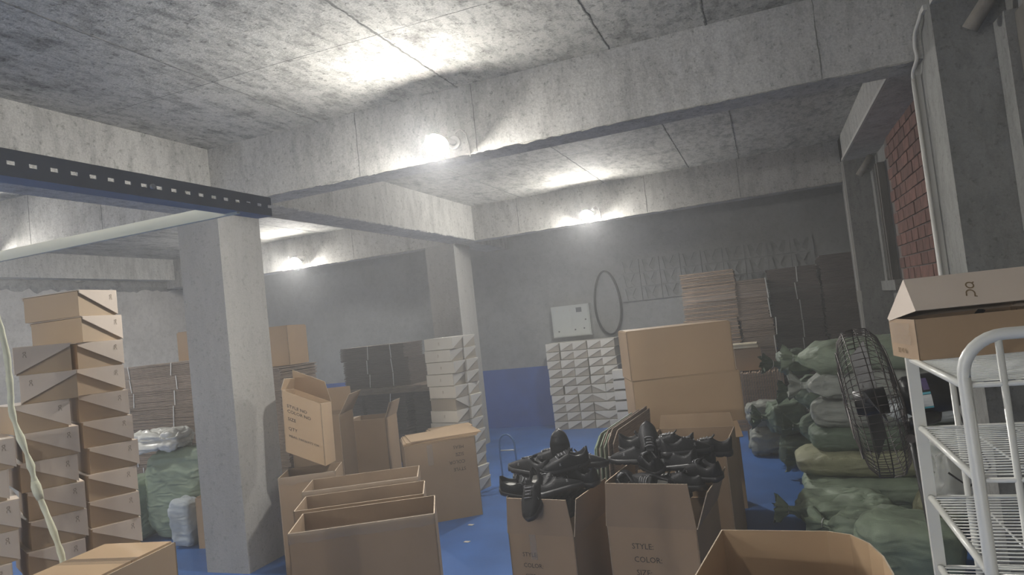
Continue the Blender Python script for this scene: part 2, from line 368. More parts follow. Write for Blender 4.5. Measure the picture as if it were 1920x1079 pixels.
# patterned vent blocks in the back wall
b = MB()
b.box((-0.145,-0.03,-0.1),(0.145,0,-0.088),'backwall'); b.box((-0.145,-0.03,0.088),(0.145,0,0.1),'backwall')
b.box((-0.145,-0.03,-0.088),(-0.132,0,0.088),'backwall'); b.box((0.132,-0.03,-0.088),(0.145,0,0.088),'backwall')
b.box((-0.132,-0.006,-0.088),(0.132,0,0.088),'ventback')
b.prism([(-0.132,-0.028,-0.088),(-0.07,-0.028,-0.088),(-0.10,-0.028,0.088),(-0.132,-0.028,0.088)], (0,0.022,0), 'backwall')
b.prism([(0.07,-0.028,-0.088),(0.132,-0.028,-0.088),(0.132,-0.028,0.088),(0.10,-0.028,0.088)], (0,0.022,0), 'backwall')
b.prism([(-0.06,-0.025,0.088),(0,-0.025,-0.02),(0.06,-0.025,0.088)], (0,0.02,0), 'backwall')
b.prism([(-0.05,-0.025,-0.088),(0.05,-0.025,-0.088),(0,-0.025,-0.04)], (0,0.02,0), 'backwall')
vent_me = b.mesh('vent_block')
for r in range(3):
    for c in range(9): link('vent_block', vent_me, wall_back, (-1.92+c*0.298, Y1, 1.88+r*0.207))

# ------------------------------------------------------------------ lamps
def lamp(x, yface, label, z=2.92, out=0.22, m='bulb', tilt=43):
    t = thing('wall_lamp', label, 'lamp', (x, yface, z), group='bare bulbs on the beams')
    bb = MB(); bb.disc((0.045,0,0.03),(0,-1,0),0.045,0.025,'lampbase',20); bb.obj('base_plate', t, False)
    ax = Vector((0, -math.cos(math.radians(tilt)), -math.sin(math.radians(tilt)))); c = Vector((0, -out, 0)); u = Vector((1, 0, 0)); w = ax.cross(u)
    bb = MB(); bb.tube([(0.045,-0.02,0.03),(0.04,-0.04,0.03),c-ax*0.075,c-ax*0.03,c-ax*0.004],[0.020,0.020,0.024,0.055,0.076],'lampbase',18); bb.tube([c-ax*0.004,c+ax*0.022],[0.076,0.082],'lampbase',24,caps=False); bb.obj('housing', t, True)  # flared collar added to keep the bulb's light off the beam face
    bb = MB(); vs = []; fs = []; nu, nv, R = 14, 5, 0.072      # milky dome of the LED bulb, facing away from the beam
    for j in range(nv+1):
        th = math.radians(90)*j/nv
        for i in range(nu):
            ph = 2*PI*i/nu; vs.append(c + ax*R*math.cos(th) + (u*math.cos(ph)+w*math.sin(ph))*R*math.sin(th))
    for j in range(nv):
        for i in range(nu): fs.append((j*nu+i, j*nu+(i+1) % nu, (j+1)*nu+(i+1) % nu, (j+1)*nu+i))
    bb.add(vs, fs, m); bb.obj('bulb', t, True)
    bb = MB(); bb.tube([(0.06,-0.02,0.09),(0.10,-0.02,0.115),(0.135,-0.014,0.075),(0.145,-0.010,0.0),(0.147,-0.008,-0.08)],0.005,'trunk',8); bb.obj('cable', t, True)
    return t
lamp(-1.90, A0, 'bright bare bulb on the front beam, nearest and largest of the lamps', 2.895, 0.18)
lamp(-2.035, B0, 'bright bare bulb on the far beam, right of the back column', 2.915, 0.12)
lamp(-6.53, B0, 'bright bare bulb on the far beam, between the two columns', 2.93, 0.12)
lamp(-6.66, A0, 'bare bulb on the front beam, cut off by the left edge')
lamp(-1.95, -0.18, 'added bare bulb on the beam behind the camera', 2.86, 0.22)  # unseen bulb added for front light
lamp(-6.5, -0.18, 'added bare bulb on the left part of the beam behind the camera', 2.86, 0.22)  # likewise unseen, added for front light
def fill_lamp(x, label):      # unseen fill bulbs added on the wall behind the camera, facing into the room
    t = lamp(x, Y0, label, 2.2, 0.18, 'bulbfill', 0); t.rotation_euler = (0, 0, PI); return t
fill_lamp(-2.2, 'added fill bulb on the wall behind the camera, right'); fill_lamp(-4.3, 'added fill bulb on the wall behind the camera, middle'); fill_lamp(-7.0, 'added fill bulb on the wall behind the camera, left')

# ------------------------------------------------------------------ printed marks
def text_mesh(txt, size, m, key=None):
    cu = bpy.data.curves.new('t', 'FONT'); cu.body = txt; cu.size = size; cu.resolution_u = 2
    ob = bpy.data.objects.new('t', cu); COL.objects.link(ob)
    dg = bpy.context.evaluated_depsgraph_get()
    me = bpy.data.meshes.new_from_object(ob.evaluated_get(dg)); bpy.data.objects.remove(ob)
    me.materials.clear(); me.materials.append(MT[m]); return me
def logo_mesh(s, m):
    """ring with a flick above an open arch, in the x-z plane facing -y, height about 2*s"""
    bb = MB()
    def ring(cx, cz, r, w, a0, a1, n=20, sx=1.0):
        vs = []; fs = []
        for i in range(n+1):
            a = a0+(a1-a0)*i/n
            for rr in (r-w/2, r+w/2): vs.append((cx+rr*math.cos(a)*sx, 0, cz+rr*math.sin(a)))
        for i in range(n): fs.append((2*i, 2*i+1, 2*i+3, 2*i+2))
        bb.add(vs, fs, m)
    ring(0, 0.52*s, 0.33*s, 0.13*s, 0, 2*PI, 24)
    bb.add([(0.14*s,0,0.80*s),(0.22*s,0,0.72*s),(0.42*s,0,0.94*s),(0.32*s,0,1.0*s)], [(0,1,2,3)], m)
    ring(0, -0.42*s, 0.36*s, 0.13*s, 0, PI, 16)
    bb.add([(-0.425*s,0,-0.42*s),(-0.295*s,0,-0.42*s),(-0.295*s,0,-0.80*s),(-0.425*s,0,-0.80*s)], [(0,3,2,1)], m)
    bb.add([(0.295*s,0,-0.42*s),(0.425*s,0,-0.42*s),(0.425*s,0,-0.68*s),(0.56*s,0,-0.68*s),(0.56*s,0,-0.80*s),(0.295*s,0,-0.80*s)], [(0,5,4,3,2,1)], m)
    return bb.mesh('printed_logo')
LOGO_FAINT = logo_mesh(0.014, 'palelogo'); LOGO_FRONT = logo_mesh(0.017, 'palelogo'); LOGO_BIG = logo_mesh(0.030, 'print')

# ------------------------------------------------------------------ shoe boxes
BL, BW, BH = 0.34, 0.205, 0.12
def box_meshes(mb, ml):
    bb = MB(); e = 0.005
    bb.box((-BL/2+e, -BW/2+e, 0), (BL/2-e, BW/2-e, BH-e), mb); body = bb.mesh('body')
    bb = MB(); t = 0.003
    bb.box((-BL/2-t, -BW/2, BH-t), (BL/2+t, BW/2, BH), ml)
    bb.box((-BL/2-t, -BW/2-t, 0.004), (BL/2+t, -BW/2, BH), ml)
    for sx in (-1, 1):
        x = sx*BL/2 if sx > 0 else -BL/2-t
        pts = [(x, -BW/2, 0.005), (x, -BW/2, BH-t), (x, BW/2-0.006, BH-t), (x, BW/2-0.006, BH-0.014)]
        bb.prism([(p_[0]-(0.002 if sx < 0 else 0), p_[1], p_[2]) for p_ in pts], (t+0.002, 0, 0), ml)
    return body, bb.mesh('lid')
SB = {'kraft': box_meshes('boxbody', 'boxlid'), 'pale': box_meshes('palebody', 'palelid')}
def shoe_box(x, y, z, deg, label, group, kind='kraft', logo_end=0, logo_front=False):
    t = thing('shoe_box', label, 'shoe box', (x, y, z), (0, 0, math.radians(deg)), group)
    link('body', SB[kind][0], t); lid = link('lid', SB[kind][1], t)
    if logo_end:      # on the short end, near the lid's front edge, turned a quarter
        link('printed_logo', LOGO_FAINT, lid, (logo_end*(BL/2+0.0065), -BW/2+0.035, BH-0.035), (0, 0, logo_end*PI/2))
    if logo_front:
        link('printed_logo', LOGO_FRONT, lid, (0.01, -BW/2-0.004, BH/2), (0, 0, 0))
    return t
# three columns at near left
def near_column(n, ex, ey, name, jit, flips, turns, shifts):
    for i in range(n):          # i counts from the top
        k = n-1-i
        th = math.radians(turns.get(i, -25) + random.uniform(-4, 4)*jit)
        nx, ny = math.cos(th), math.sin(th); s = shifts.get(i, random.uniform(-0.022, 0.022)*jit)
        cx = ex - nx*0.17 - ny*s; cy = ey - ny*0.17 + nx*s
        flip = i in flips
        shoe_box(cx, cy, k*BH+0.001*k, math.degrees(th) + (0 if flip else 180), 'kraft shoe box, %s in the %s, near left stack' % (ordtop(i), name), 'shoe boxes stacked at near left', 'kraft', 1 if flip else -1)
near_column(17, -2.95, 2.275, 'right column', 1, (), {0: 4, 1: -2, 2: -12, 3: -16}, {0: 0.004, 1: 0.016, 2: -0.004, 3: -0.012, 4: -0.008, 5: 0.002, 6: 0.018, 7: 0.004, 8: 0.004, 9: 0.004})
near_column(15, -2.925, 1.985, 'middle column', 1, (0, 1), {0: -30, 1: -32}, {0: 0.005, 1: 0.02, 2: -0.02, 3: 0.004, 4: -0.008, 5: 0.01, 6: 0.012})
near_column(12, -2.94, 1.712, 'left column', 1, (), {}, {})
# grid against the back wall
for c in range(5):
    n = 10
    for i in range(n):
        k = n-1-i
        wob = random.uniform(-0.008, 0.008)
        rot = -90 + random.uniform(-2, 2)
        if c == 3 and 5 <= i <= 8: rot = 90
        shoe_box(-3.115+c*0.209+wob, 9.80+random.uniform(-0.01, 0.01), k*(BH+0.009), rot, 'shoe box by the blue back wall, %s in the %s column from left' % (ordtop(i), ('first','second','third','fourth','fifth')[c]), 'shoe boxes in rows at the back wall', 'pale')
for i in range(6):
    shoe_box(-2.03, 9.42, (5-i)*0.145, random.uniform(-3, 3)+8, 'pale shoe box laid lengthwise beside the big cartons, %s of its pile' % ordtop(i), 'shoe boxes laid lengthwise at the back', 'pale')
# double stack in front of the back column
for d, (sx, sy) in enumerate(((-3.203, 6.264), (-3.150, 6.478))):
    for i in range(13):
        k = 12-i
        r = -12+random.uniform(-3, 3)
        lab = 'white shoe box with logo, %s in the %s pile before the back column' % (ordtop(i), ('front', 'rear')[d])
        shoe_box(sx+random.uniform(-.012, .012), sy, k*(BH+0.003), r if (i != 5 or d) else r+180, lab, 'white shoe boxes before the back column', 'pale', 0, d == 0)

# ------------------------------------------------------------------ cartons
def wall_panel(bb, p, q, z0, z1, t, mo, mi):
    """upright panel from p to q (outside on the right hand of p->q), z0..z1, thickness t inwards"""
    p = Vector((*p, 0)); q = Vector((*q, 0)); d = (q-p).normalized(); n = Vector((-d.y, d.x, 0))*t
    P = [p, q, q+n, p+n]; Z = Vector((0,0,1))
    vs = [a+Z*z0 for a in P] + [a+Z*z1 for a in P]
    bb.add(vs, [(0,1,5,4)], mo); bb.add(vs, [(3,7,6,2)], mi); bb.add(vs, [(4,5,6,7), (1,2,6,5), (0,4,7,3)], 'kraftedge'); bb.add(vs, [(0,3,2,1)], mo)
def flap(t, hinge0, hinge1, length, ang, m='kraft', taper=0.02, name='flap'):
    """flap hinged on the rim line hinge0->hinge1; ang 0 = straight up, 90 = out flat, 270 = folded in flat"""
    a = Vector(hinge0); c = Vector(hinge1); d = (c-a).normalized(); out = Vector((d.y, -d.x, 0)); up = Vector((0,0,1))
    e = (up*math.cos(math.radians(ang)) + out*math.sin(math.radians(ang)))
    nn = d.cross(e).normalized()*0.005
    P = [a, c, c+e*length-d*taper, a+e*length+d*taper]
    bb = MB(); vs = P + [p+nn for p in P]
    bb.add(vs, [(0,3,2,1)], m); bb.add(vs, [(4,5,6,7)], 'kraftin' if m == 'kraft' else m)
    bb.add(vs, [(0,1,5,4),(1,2,6,5),(2,3,7,6),(3,0,4,7)], 'kraftedge')
    return bb.obj(name, t)
def carton(label, x, y, z, deg, w, d, h, top='open', flaps=(), m='kraft', text=None, tape=None, group=None, rot=None, cat='carton', name='cardboard_carton'):
    t = thing(name, label, cat, (x, y, z), rot if rot else (0, 0, math.radians(deg)), group)
    bb = MB(); c = [(-w/2,-d/2),(w/2,-d/2),(w/2,d/2),(-w/2,d/2)]
    mi = 'kraftin' if m != 'kraftlight' else 'kraftlight'
    for i in range(4): wall_panel(bb, c[i], c[(i+1) % 4], 0, h, 0.006, m, mi)
    bb.box((-w/2+0.005,-d/2+0.005,0.001),(w/2-0.005,d/2-0.005,0.007), mi)
    bb.obj('body', t)
    if top == 'closed':
        g = 0.002
        for s in (-1, 1):
            b2 = MB(); b2.box((-w/2+0.006, min(s*g, s*(d/2-0.014)), h), (w/2-0.006, max(s*g, s*(d/2-0.014)), h+0.009), m); b2.obj('flap', t)
        b2 = MB(); b2.box((-w/2+0.004, -0.03, h+0.009), (w/2-0.004, 0.03, h+0.0098), 'tape'); b2.obj('tape', t)
    C = [Vector((a[0], a[1], h)) for a in c]
    for (side, length, ang) in flaps:
        flap(t, C[side], C[(side+1) % 4], length, ang, m)
    if text:
        for (txt, tx, tz, size, spin) in text:     # on the front panel
            link('printed_text', text_mesh(txt, size, 'ink'), t, (tx, -d/2-0.0015, tz), (PI/2, 0, 0) if not spin else (PI/2, PI, 0))
    if tape:
        for (x0, z0, x1, z1) in tape:
            b2 = MB(); b2.box((x0, -d/2-0.0025, z0), (x1, -d/2-0.0012, z1), 'tape'); b2.obj('tape', t)
    return t
def rim_tape(t, w, d, h, side):
    """crinkled clear tape over a rim"""
    bb = MB(); n = 40; vs = []; fs = []
    for i in range(n+1):
        x = -w/2+w*i/n; q = Vector((x*14, side, h*3))
        dz = 0.012*noise.noise(q); dy = 0.010*abs(noise.noise(q*1.7))
        vs += [(x, -d/2-0.004-dy, h-0.055+dz), (x, -d/2-0.006-dy*1.2, h-0.02), (x, -d/2-0.002, h+0.003+dz*0.4), (x, -d/2+0.012, h+0.002)]
    for i in range(n):
        for k in range(3): fs.append((i*4+k, (i+1)*4+k, (i+1)*4+k+1, i*4+k+1))
    bb.add(vs, fs, 'tape'); bb.obj('tape', t, True)
G = 'open cartons in a row beside the column'
t = carton('open carton in front of the row, clear tape hanging off its rim', -2.237, 3.228, 0, 27.2, 0.765, 0.40, 0.72, group=G); rim_tape(t, 0.765, 0.40, 0.72, 0)
t = carton('open carton second in the row, behind the taped front one', -2.506, 3.60, 0, 27.2, 0.765, 0.36, 0.72, group=G)
t = carton('open carton third in the row, nearest the floor gap behind', -2.785, 4.03, 0, 27.2, 0.765, 0.38, 0.72, group=G); rim_tape(t, 0.765, 0.38, 0.72, 3)
t = carton('small open carton at the end of the row, against the column', -3.46, 4.33, 0, 27.2, 0.42, 0.36, 0.72, group=G); rim_tape(t, 0.42, 0.36, 0.72, 5)
carton('large carton upside down under flattened sheets, print inverted', -3.034, 5.596, 0, 34.5, 0.635, 0.50, 0.691, 'closed', (), 'kraft',
       [('STYLE', 0.21, 0.445, 0.042, 1), ('COLOR', 0.21, 0.51, 0.042, 1), ('SIZE', 0.205, 0.575, 0.042, 1), ('MEAS', 0.21, 0.64, 0.04, 1)], [(-0.12, 0.50, -0.07, 0.68)])
for i, (dx, dy, r, w, d) in enumerate(((0.02, 0.0, 33, 0.66, 0.44), (0.03, 0.01, 35, 0.65, 0.43), (0.05, 0.03, 37, 0.64, 0.45))):
    bb = MB(); bb.box((-w/2, -d/2, 0), (w/2, d/2, 0.009), 'kraftlight'); bb.box((-w/2+0.25, d/2, 0), (w/2+0.02, d/2+0.2, 0.009), 'kraftlight')
    o = bb.obj('flattened_carton'); o.location = (-3.034+dx, 5.596+dy, 0.702+0.0095*i); o.rotation_euler = (0, 0, math.radians(r))
    tag(o, 'flattened carton sheet on the upturned large carton, %s of three' % ('lowest', 'middle', 'uppermost')[i], 'cardboard', 'sheets on the large carton')
# stacked large closed cartons
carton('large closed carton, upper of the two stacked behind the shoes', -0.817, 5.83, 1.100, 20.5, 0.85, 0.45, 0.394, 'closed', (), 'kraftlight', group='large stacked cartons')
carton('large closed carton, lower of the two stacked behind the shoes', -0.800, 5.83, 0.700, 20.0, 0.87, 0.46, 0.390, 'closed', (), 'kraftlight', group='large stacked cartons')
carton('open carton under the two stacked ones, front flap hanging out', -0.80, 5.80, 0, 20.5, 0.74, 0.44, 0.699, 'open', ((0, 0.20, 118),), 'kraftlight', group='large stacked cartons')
carton('dark open carton between the right shoe carton and the stacked cartons', -0.64, 4.78, 0, -2, 0.54, 0.66, 0.77, 'open', ((2, 0.10, 10),), 'kraft', group='large stacked cartons')
# leaning, tilted and other cartons beside the square column
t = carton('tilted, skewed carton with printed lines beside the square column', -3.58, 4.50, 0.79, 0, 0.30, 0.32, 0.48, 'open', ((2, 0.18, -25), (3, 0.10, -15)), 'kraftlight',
           [('STYLE NO', -0.115, 0.36, 0.034, 0), ('COLOR NO', -0.115, 0.32, 0.034, 0), ('SIZE', -0.115, 0.26, 0.034, 0), ('QTY', -0.115, 0.185, 0.034, 0), ('MEAS: 74X36X72 CM', -0.115, 0.13, 0.025, 0)], rot=(math.radians(-4), 0, math.radians(22)))
for c_ in t.children:      # the empty carton has collapsed into a slanting shape
    if c_.name.startswith('printed'):
        for v_ in c_.data.vertices: v_.co.y -= 0.48*v_.co.x
        c_.location.z -= 0.48*c_.location.x
    else:
        for v_ in c_.data.vertices: v_.co.z -= 0.48*v_.co.x
carton('carton with raised flap behind the tilted one', -4.05, 5.30, 0, 18, 0.46, 0.42, 1.02, 'open', ((2, 0.22, 12), (1, 0.2, 30)))
carton('tall open carton standing in shade beyond the tilted one', -4.00, 6.05, 0, 14, 0.40, 0.40, 0.86, 'open', ((3, 0.2, 95), (1, 0.16, 20)))
carton('closed carton on the bundles left of the square column', -5.65, 5.72, 1.652, 6, 0.66, 0.42, 0.30, 'closed')
carton('closed carton on the bundles right behind the square column', -4.98, 5.78, 1.492, 10, 0.62, 0.40, 0.40, 'closed')
carton('carton sliver beside the white woven sack', -4.82, 4.78, 0, 8, 0.30, 0.34, 0.44, 'closed')
# foreground
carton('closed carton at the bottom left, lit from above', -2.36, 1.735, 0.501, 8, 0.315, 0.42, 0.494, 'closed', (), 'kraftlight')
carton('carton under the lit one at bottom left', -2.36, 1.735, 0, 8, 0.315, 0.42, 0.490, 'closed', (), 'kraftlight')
# cartons holding the shoes
c1 = carton('left carton full of black sneakers, crease across its front', -1.315, 3.80, 0, -8, 0.41, 0.48, 0.50, 'open', ((0, 0.20, 2), (1, 0.20, 7), (2, 0.14, 0), (3, 0.20, -2)), 'kraft',
       [('STYLE:', -0.125, 0.375, 0.034, 0), ('COLOR:', -0.125, 0.315, 0.034, 0), ('SIZE:', -0.118, 0.255, 0.034, 0)], [(-0.07, 0.36, -0.03, 0.50)], 'cartons full of sneakers')
c2 = carton('right carton full of black sneakers, printed style and color', -0.716, 3.92, 0, -6, 0.49, 0.58, 0.52, 'open', ((0, 0.235, 1), (1, 0.20, 20), (2, 0.16, 4), (3, 0.235, -4)), 'kraft',
       [('STYLE:', -0.115, 0.405, 0.042, 0), ('COLOR:', -0.110, 0.335, 0.042, 0), ('SIZE:', -0.105, 0.265, 0.042, 0)], None, 'cartons full of sneakers')
# front right carton with a bowed rim
t = thing('cardboard_carton', 'open carton at the bottom right with bowed rim and dark shoes inside', 'carton', (-0.06, 2.64, 0), (0, 0, 0))
bb = MB()
out = [(-0.31,-0.21),(0.31,-0.24)] + [(0.33,-0.05),(0.318,0.07),(0.285,0.16),(0.23,0.222),(0.15,0.245)] + [(-0.245,0.25)]
hh = [0.74,0.71,0.71,0.725,0.74,0.75,0.755,0.755]
n = len(out); vs = []
for i, (x, y) in enumerate(out):
    r = math.hypot(x, y); k = (r-0.006)/r
    vs += [(x,y,0),(x,y,hh[i]),(x*k,y*k,hh[i]),(x*k,y*k,0)]
for i in range(n):
    j = (i+1) % n
    bb.add([vs[4*i],vs[4*j],vs[4*j+1],vs[4*i+1]], [(0,1,2,3)], 'kraft'); bb.add([vs[4*i+2],vs[4*j+2],vs[4*j+3],vs[4*i+3]], [(0,1,2,3)], 'kraftlight')
    bb.add([vs[4*i+1],vs[4*j+1],vs[4*j+2],vs[4*i+2]], [(0,1,2,3)], 'kraftedge')
bb.add([(x,y,0.004) for x,y in out], [tuple(range(n))], 'kraftin')
bb.obj('body', t)

# ------------------------------------------------------------------ sneakers
def shoe_meshes():
    L_ = 0.29; K = 25; U = []; W = 13; sole = []
    def half(t):   # half width along heel(0)..toe(1)
        return 0.030 + 0.016*math.sin(PI*min(1, t*1.0)**0.9) + 0.009*math.exp(-((t-0.70)/0.2)**2) - 0.026*max(0, (t-0.86)/0.14)**2 - 0.012*max(0, (0.08-t)/0.08)**2
    def top(t):
        if t < 0.42: return 0.105 - 0.03*math.sin(PI*min(1, t/0.42))**1.2 + 0.008*max(0, (0.07-t)/0.07)
        return 0.105*(1-((t-0.42)/0.58)**1.15*0.60) - 0.012*max(0, (t-0.93)/0.07)
    zb = lambda t: 0.024 + 0.012*max(0, (t-0.75)/0.25)**2 + 0.004*max(0, (0.15-t)/0.15)
    bb = MB(); vs = []
    for i in range(K):
        t = i/(K-1); y = (t-0.5)*L_; w = half(t); z0 = zb(t); h = top(t)
        op = 1.0 if 0.04 < t < 0.44 else 0.0
        if i == 0 or i == K-1: w *= 0.55
        a = [(-1.0,0),(-1.06,0.35),(-0.92,0.72)]
        mid = [(-0.74,1.0),(-0.58,0.99),(-0.50,0.45),(0,0.30)] if op else [(-0.72,0.88),(-0.48,0.965),(-0.22,1.0),(0,1.0)]
        prof = a+mid
        prof = prof[:-1] + [prof[-1]] + [(-x, z) for x, z in prof[:-1][::-1]]
        for x, z in prof: vs.append((x*w, y, z0+(h-z0)*z))
    P = 13; fs = []
    for i in range(K-1):
        for k in range(P-1): fs.append((i*P+k, i*P+k+1, (i+1)*P+k+1, (i+1)*P+k))
    fs.append(tuple(range(P))[::-1]); fs.append(tuple((K-1)*P+k for k in range(P)))
    bb.add(vs, fs, 'shoe'); upper = bb.mesh('upper', True)
    # sole: wavy pods below, overhanging outline
    bb = MB(); vs = []
    for i in range(K):
        t = i/(K-1); y = (t-0.5)*L_*1.03; w = half(t)*1.12; z1 = zb(t)+0.006; z0 = max(0.0, zb(t)-0.024) + (0.005 if i % 4 == 0 else 0.0)
        if i == 0 or i == K-1: w *= 0.6
        vs += [(-w,y,z1),(w,y,z1),(w*1.03,y,(z0+z1)/2),(w*0.95,y,z0),(-w*0.95,y,z0),(-w*1.03,y,(z0+z1)/2)]
    fs = []
    for i in range(K-1):
        for k in range(6): fs.append((i*6+k, (i+1)*6+k, (i+1)*6+(k+1) % 6, i*6+(k+1) % 6))
    fs += [tuple(range(6)), tuple((K-1)*6+k for k in range(6))[::-1]]
    bb.add(vs, fs, 'sole'); sole_ = bb.mesh('sole', True)
    bb = MB()
    for t in (0.47, 0.53, 0.59, 0.65):
        y = (t-0.5)*L_; h = top(t)+0.003; w = half(t)*0.5
        bb.tube([(-w,y-0.006,h-0.006),(-w*0.4,y,h+0.001),(w*0.4,y,h+0.001),(w,y-0.006,h-0.006)], 0.0032, 'lace', 5)
    lace = bb.mesh('laces', True)
    bb = MB()
    bb.prism([(-0.022,-0.035,0.098),(0.022,-0.035,0.098),(0.026,0.03,0.088),(-0.026,0.03,0.088)], (0,0.004,0.006), 'shoe')
    bb.prism([(-0.022,-0.035,0.098),(0.022,-0.035,0.098),(0.018,-0.052,0.118),(-0.018,-0.052,0.118)], (0,0.005,0.004), 'shoe'); tongue = bb.mesh('tongue')
    bb = MB(); bb.add([(-0.021,-0.128,0.062),(0.021,-0.128,0.062),(0.022,-0.05,0.058),(-0.022,-0.05,0.058)], [(0,1,2,3)], 'insole'); insole = bb.mesh('insole')
    return upper, sole_, lace, tongue, insole
SH = shoe_meshes()
SHLOGO = logo_mesh(0.010, 'mark')
def shoe(x, y, z, yaw, pitch, roll, label, group):
    t = thing('sneaker', label, 'shoe', (x, y, z), Euler((math.radians(pitch), math.radians(roll), math.radians(yaw)), 'XYZ'), group)
    for nm, me in zip(('upper', 'sole', 'laces', 'tongue', 'insole'), SH): link(nm, me, t)
    for s in (-1, 1): link('logo_mark', SHLOGO, t, (s*0.0535, 0.035, 0.058), (0, 0, s*PI/2))
    return t
def heap(spec, cx, cy, zr, deg, group, pre):
    a = math.radians(deg)
    for (u, v, z, yaw, pitch, roll, lab) in spec:
        shoe(cx+u*math.cos(a)-v*math.sin(a), cy+u*math.sin(a)+v*math.cos(a), zr+z, yaw, pitch, roll, lab % pre, group)
GS = 'black sneakers heaped in the left carton'
heap([(0.02,-0.13,-0.09,88,0,0,'black sneaker buried low at the front of the %s carton'), (-0.02,0.0,-0.09,-92,0,0,'black sneaker buried low in the middle of the %s carton'), (0.02,0.13,-0.09,85,0,0,'black sneaker buried low at the back of the %s carton'),
      (-0.13,-0.13,0.035,-82,-10,28,'black sneaker hooked over the left rim of the %s carton, pale insole out'),
      (-0.015,-0.215,0.02,172,-38,8,'black sneaker hanging toe down over the front rim of the %s carton'),
      (0.11,-0.13,0.03,-55,4,-32,'black sneaker at front right of the %s carton showing pale insole'),
      (-0.15,0.03,0.06,78,0,12,'black sneaker lying at the left of the %s heap, middle layer'), (0.03,-0.06,0.075,158,-16,14,'black sneaker at the centre of the %s heap, toe to the viewer'),
      (0.15,0.04,0.055,60,0,-12,'black sneaker lying at the right of the %s heap, middle layer'), (0.0,0.15,0.06,100,0,0,'black sneaker across the back of the %s heap, middle layer'),
      (-0.14,-0.05,0.125,72,6,6,'black sneaker with bright lace lines at the upper left of the %s heap'), (0.09,-0.01,0.145,118,-6,-10,'black sneaker upper centre of the %s heap, pointing left'),
      (0.15,0.12,0.115,-75,0,-20,'black sneaker at the upper right back of the %s heap'), (-0.07,0.10,0.14,96,4,0,'black sneaker across the upper back of the %s heap'),
      (0.03,0.07,0.215,196,72,0,'black sneaker standing toe up on top of the %s heap')],
     -1.315, 3.80, 0.66, -8, GS, 'left')
GS = 'black sneakers heaped in the right carton'
heap([(0.0,-0.15,-0.11,88,0,0,'black sneaker buried low at the front of the %s carton'), (0.03,-0.03,-0.10,-92,0,0,'black sneaker buried low in the middle of the %s carton'), (-0.02,0.12,-0.10,85,0,0,'black sneaker buried low at the back of the %s carton'),
      (-0.15,-0.09,-0.02,20,12,-35,'black sneaker inside the front left corner of the %s carton, pale insole up'),
      (0.00,-0.13,0.0,62,6,-58,'black sneaker lying on its side at the front centre of the %s heap'),
      (0.13,-0.12,-0.03,85,0,12,'black sneaker low behind the front right rim of the %s carton'),
      (-0.16,0.03,0.085,86,0,4,'black sneaker lying at the left of the %s heap, bright edges'),
      (0.10,-0.03,0.06,70,-8,8,'black sneaker right of centre in the %s heap'), (-0.03,-0.02,0.075,30,6,-25,'black sneaker in the middle of the %s heap, toe away'),
      (0.16,0.10,0.055,75,5,-5,'black sneaker at the far right of the %s heap'), (-0.08,0.16,0.07,100,-4,0,'black sneaker across the back of the %s heap, left'),
      (0.05,0.06,0.15,94,4,0,'black sneaker crowning the middle of the %s heap'), (0.17,0.02,0.13,-70,0,-12,'black sneaker at the upper right of the %s heap'),
      (-0.10,0.08,0.145,-85,-4,10,'black sneaker at the upper left of the %s heap'),
      (0.24,-0.06,0.03,60,0,-14,'black sneaker against the right flap of the %s carton'), (0.24,0.16,0.10,95,4,0,'black sneaker at the right back corner of the %s heap'), (0.10,0.20,0.09,80,0,0,'black sneaker across the back of the %s heap, right'),
      (-0.06,0.06,0.17,12,66,0,'black sneaker standing toe up on top of the %s heap')],
     -0.716, 3.92, 0.70, -6, GS, 'right')
GS = 'black sneakers in the bottom right carton'
heap([(-0.02,-0.03,0.46,60,-12,10,'black sneaker left of centre in the %s carton'), (0.14,0.0,0.47,110,0,-12,'black sneaker at the right of the %s carton'), (0.02,0.10,0.42,80,0,0,'black sneaker at the back of the %s carton'),
      (-0.12,-0.02,0.36,90,0,0,'black sneaker deep at the left of the %s carton'), (0.12,0.02,0.34,90,0,0,'black sneaker deep at the right of the %s carton')],
     -0.06, 2.64, 0.0, 0, GS, 'bottom right')

# ------------------------------------------------------------------ flattened carton bundles
def bundle(label, x0, x1, y0, y1, z0, z1, m='corr', n=None, deg=0, straps=(0.3,), group=None, jit=0.012, m2=None):
    w, d, h = x1-x0, y1-y0, z1-z0; n = n or max(4, int(h/0.011))
    t = thing('carton_bundle', label, 'cardboard bundle', ((x0+x1)/2, (y0+y1)/2, z0), (0, 0, math.radians(deg)), group)
    bb = MB(); th = h/n
    for i in range(n):
        a = random.uniform(-jit, jit); c = random.uniform(-jit, jit)*0.5
        bb.box((-w/2+a, -d/2+c, i*th), (w/2+a, d/2+c, (i+0.74)*th), m if not (m2 and i % 3 == 1) else m2)
    stuff(bb.obj('sheets', t))
    for s in straps:
        b2 = MB(); X = -w/2+w*s; k = random.uniform(-0.02, 0.02)
        b2.prism([(X-0.006,-d/2-jit*0.6-0.006,0.005),(X+0.006,-d/2-jit*0.6-0.006,0.005),(X+0.006+k,-d/2-jit*0.6-0.006,h),(X-0.006+k,-d/2-jit*0.6-0.006,h)], (0,0.003,0), 'strap')
        b2.obj('strap', t)
    return t
def pile(where, x0, x1, y0, y1, hs, group, z=0.0, straps=(0.3, 0.75), **kw):
    n = len(hs)
    for i, h in enumerate(hs):
        r = random.uniform(-1.5, 1.5); s = random.uniform(-0.02, 0.02)
        bundle('strapped carton bundle, %s %s' % (ordtop(n-1-i) , where), x0+s, x1+s, y0, y1, z, z+h-0.002, deg=r, group=group, straps=[q+random.uniform(-.05,.05) for q in straps], **kw); z += h
    return z
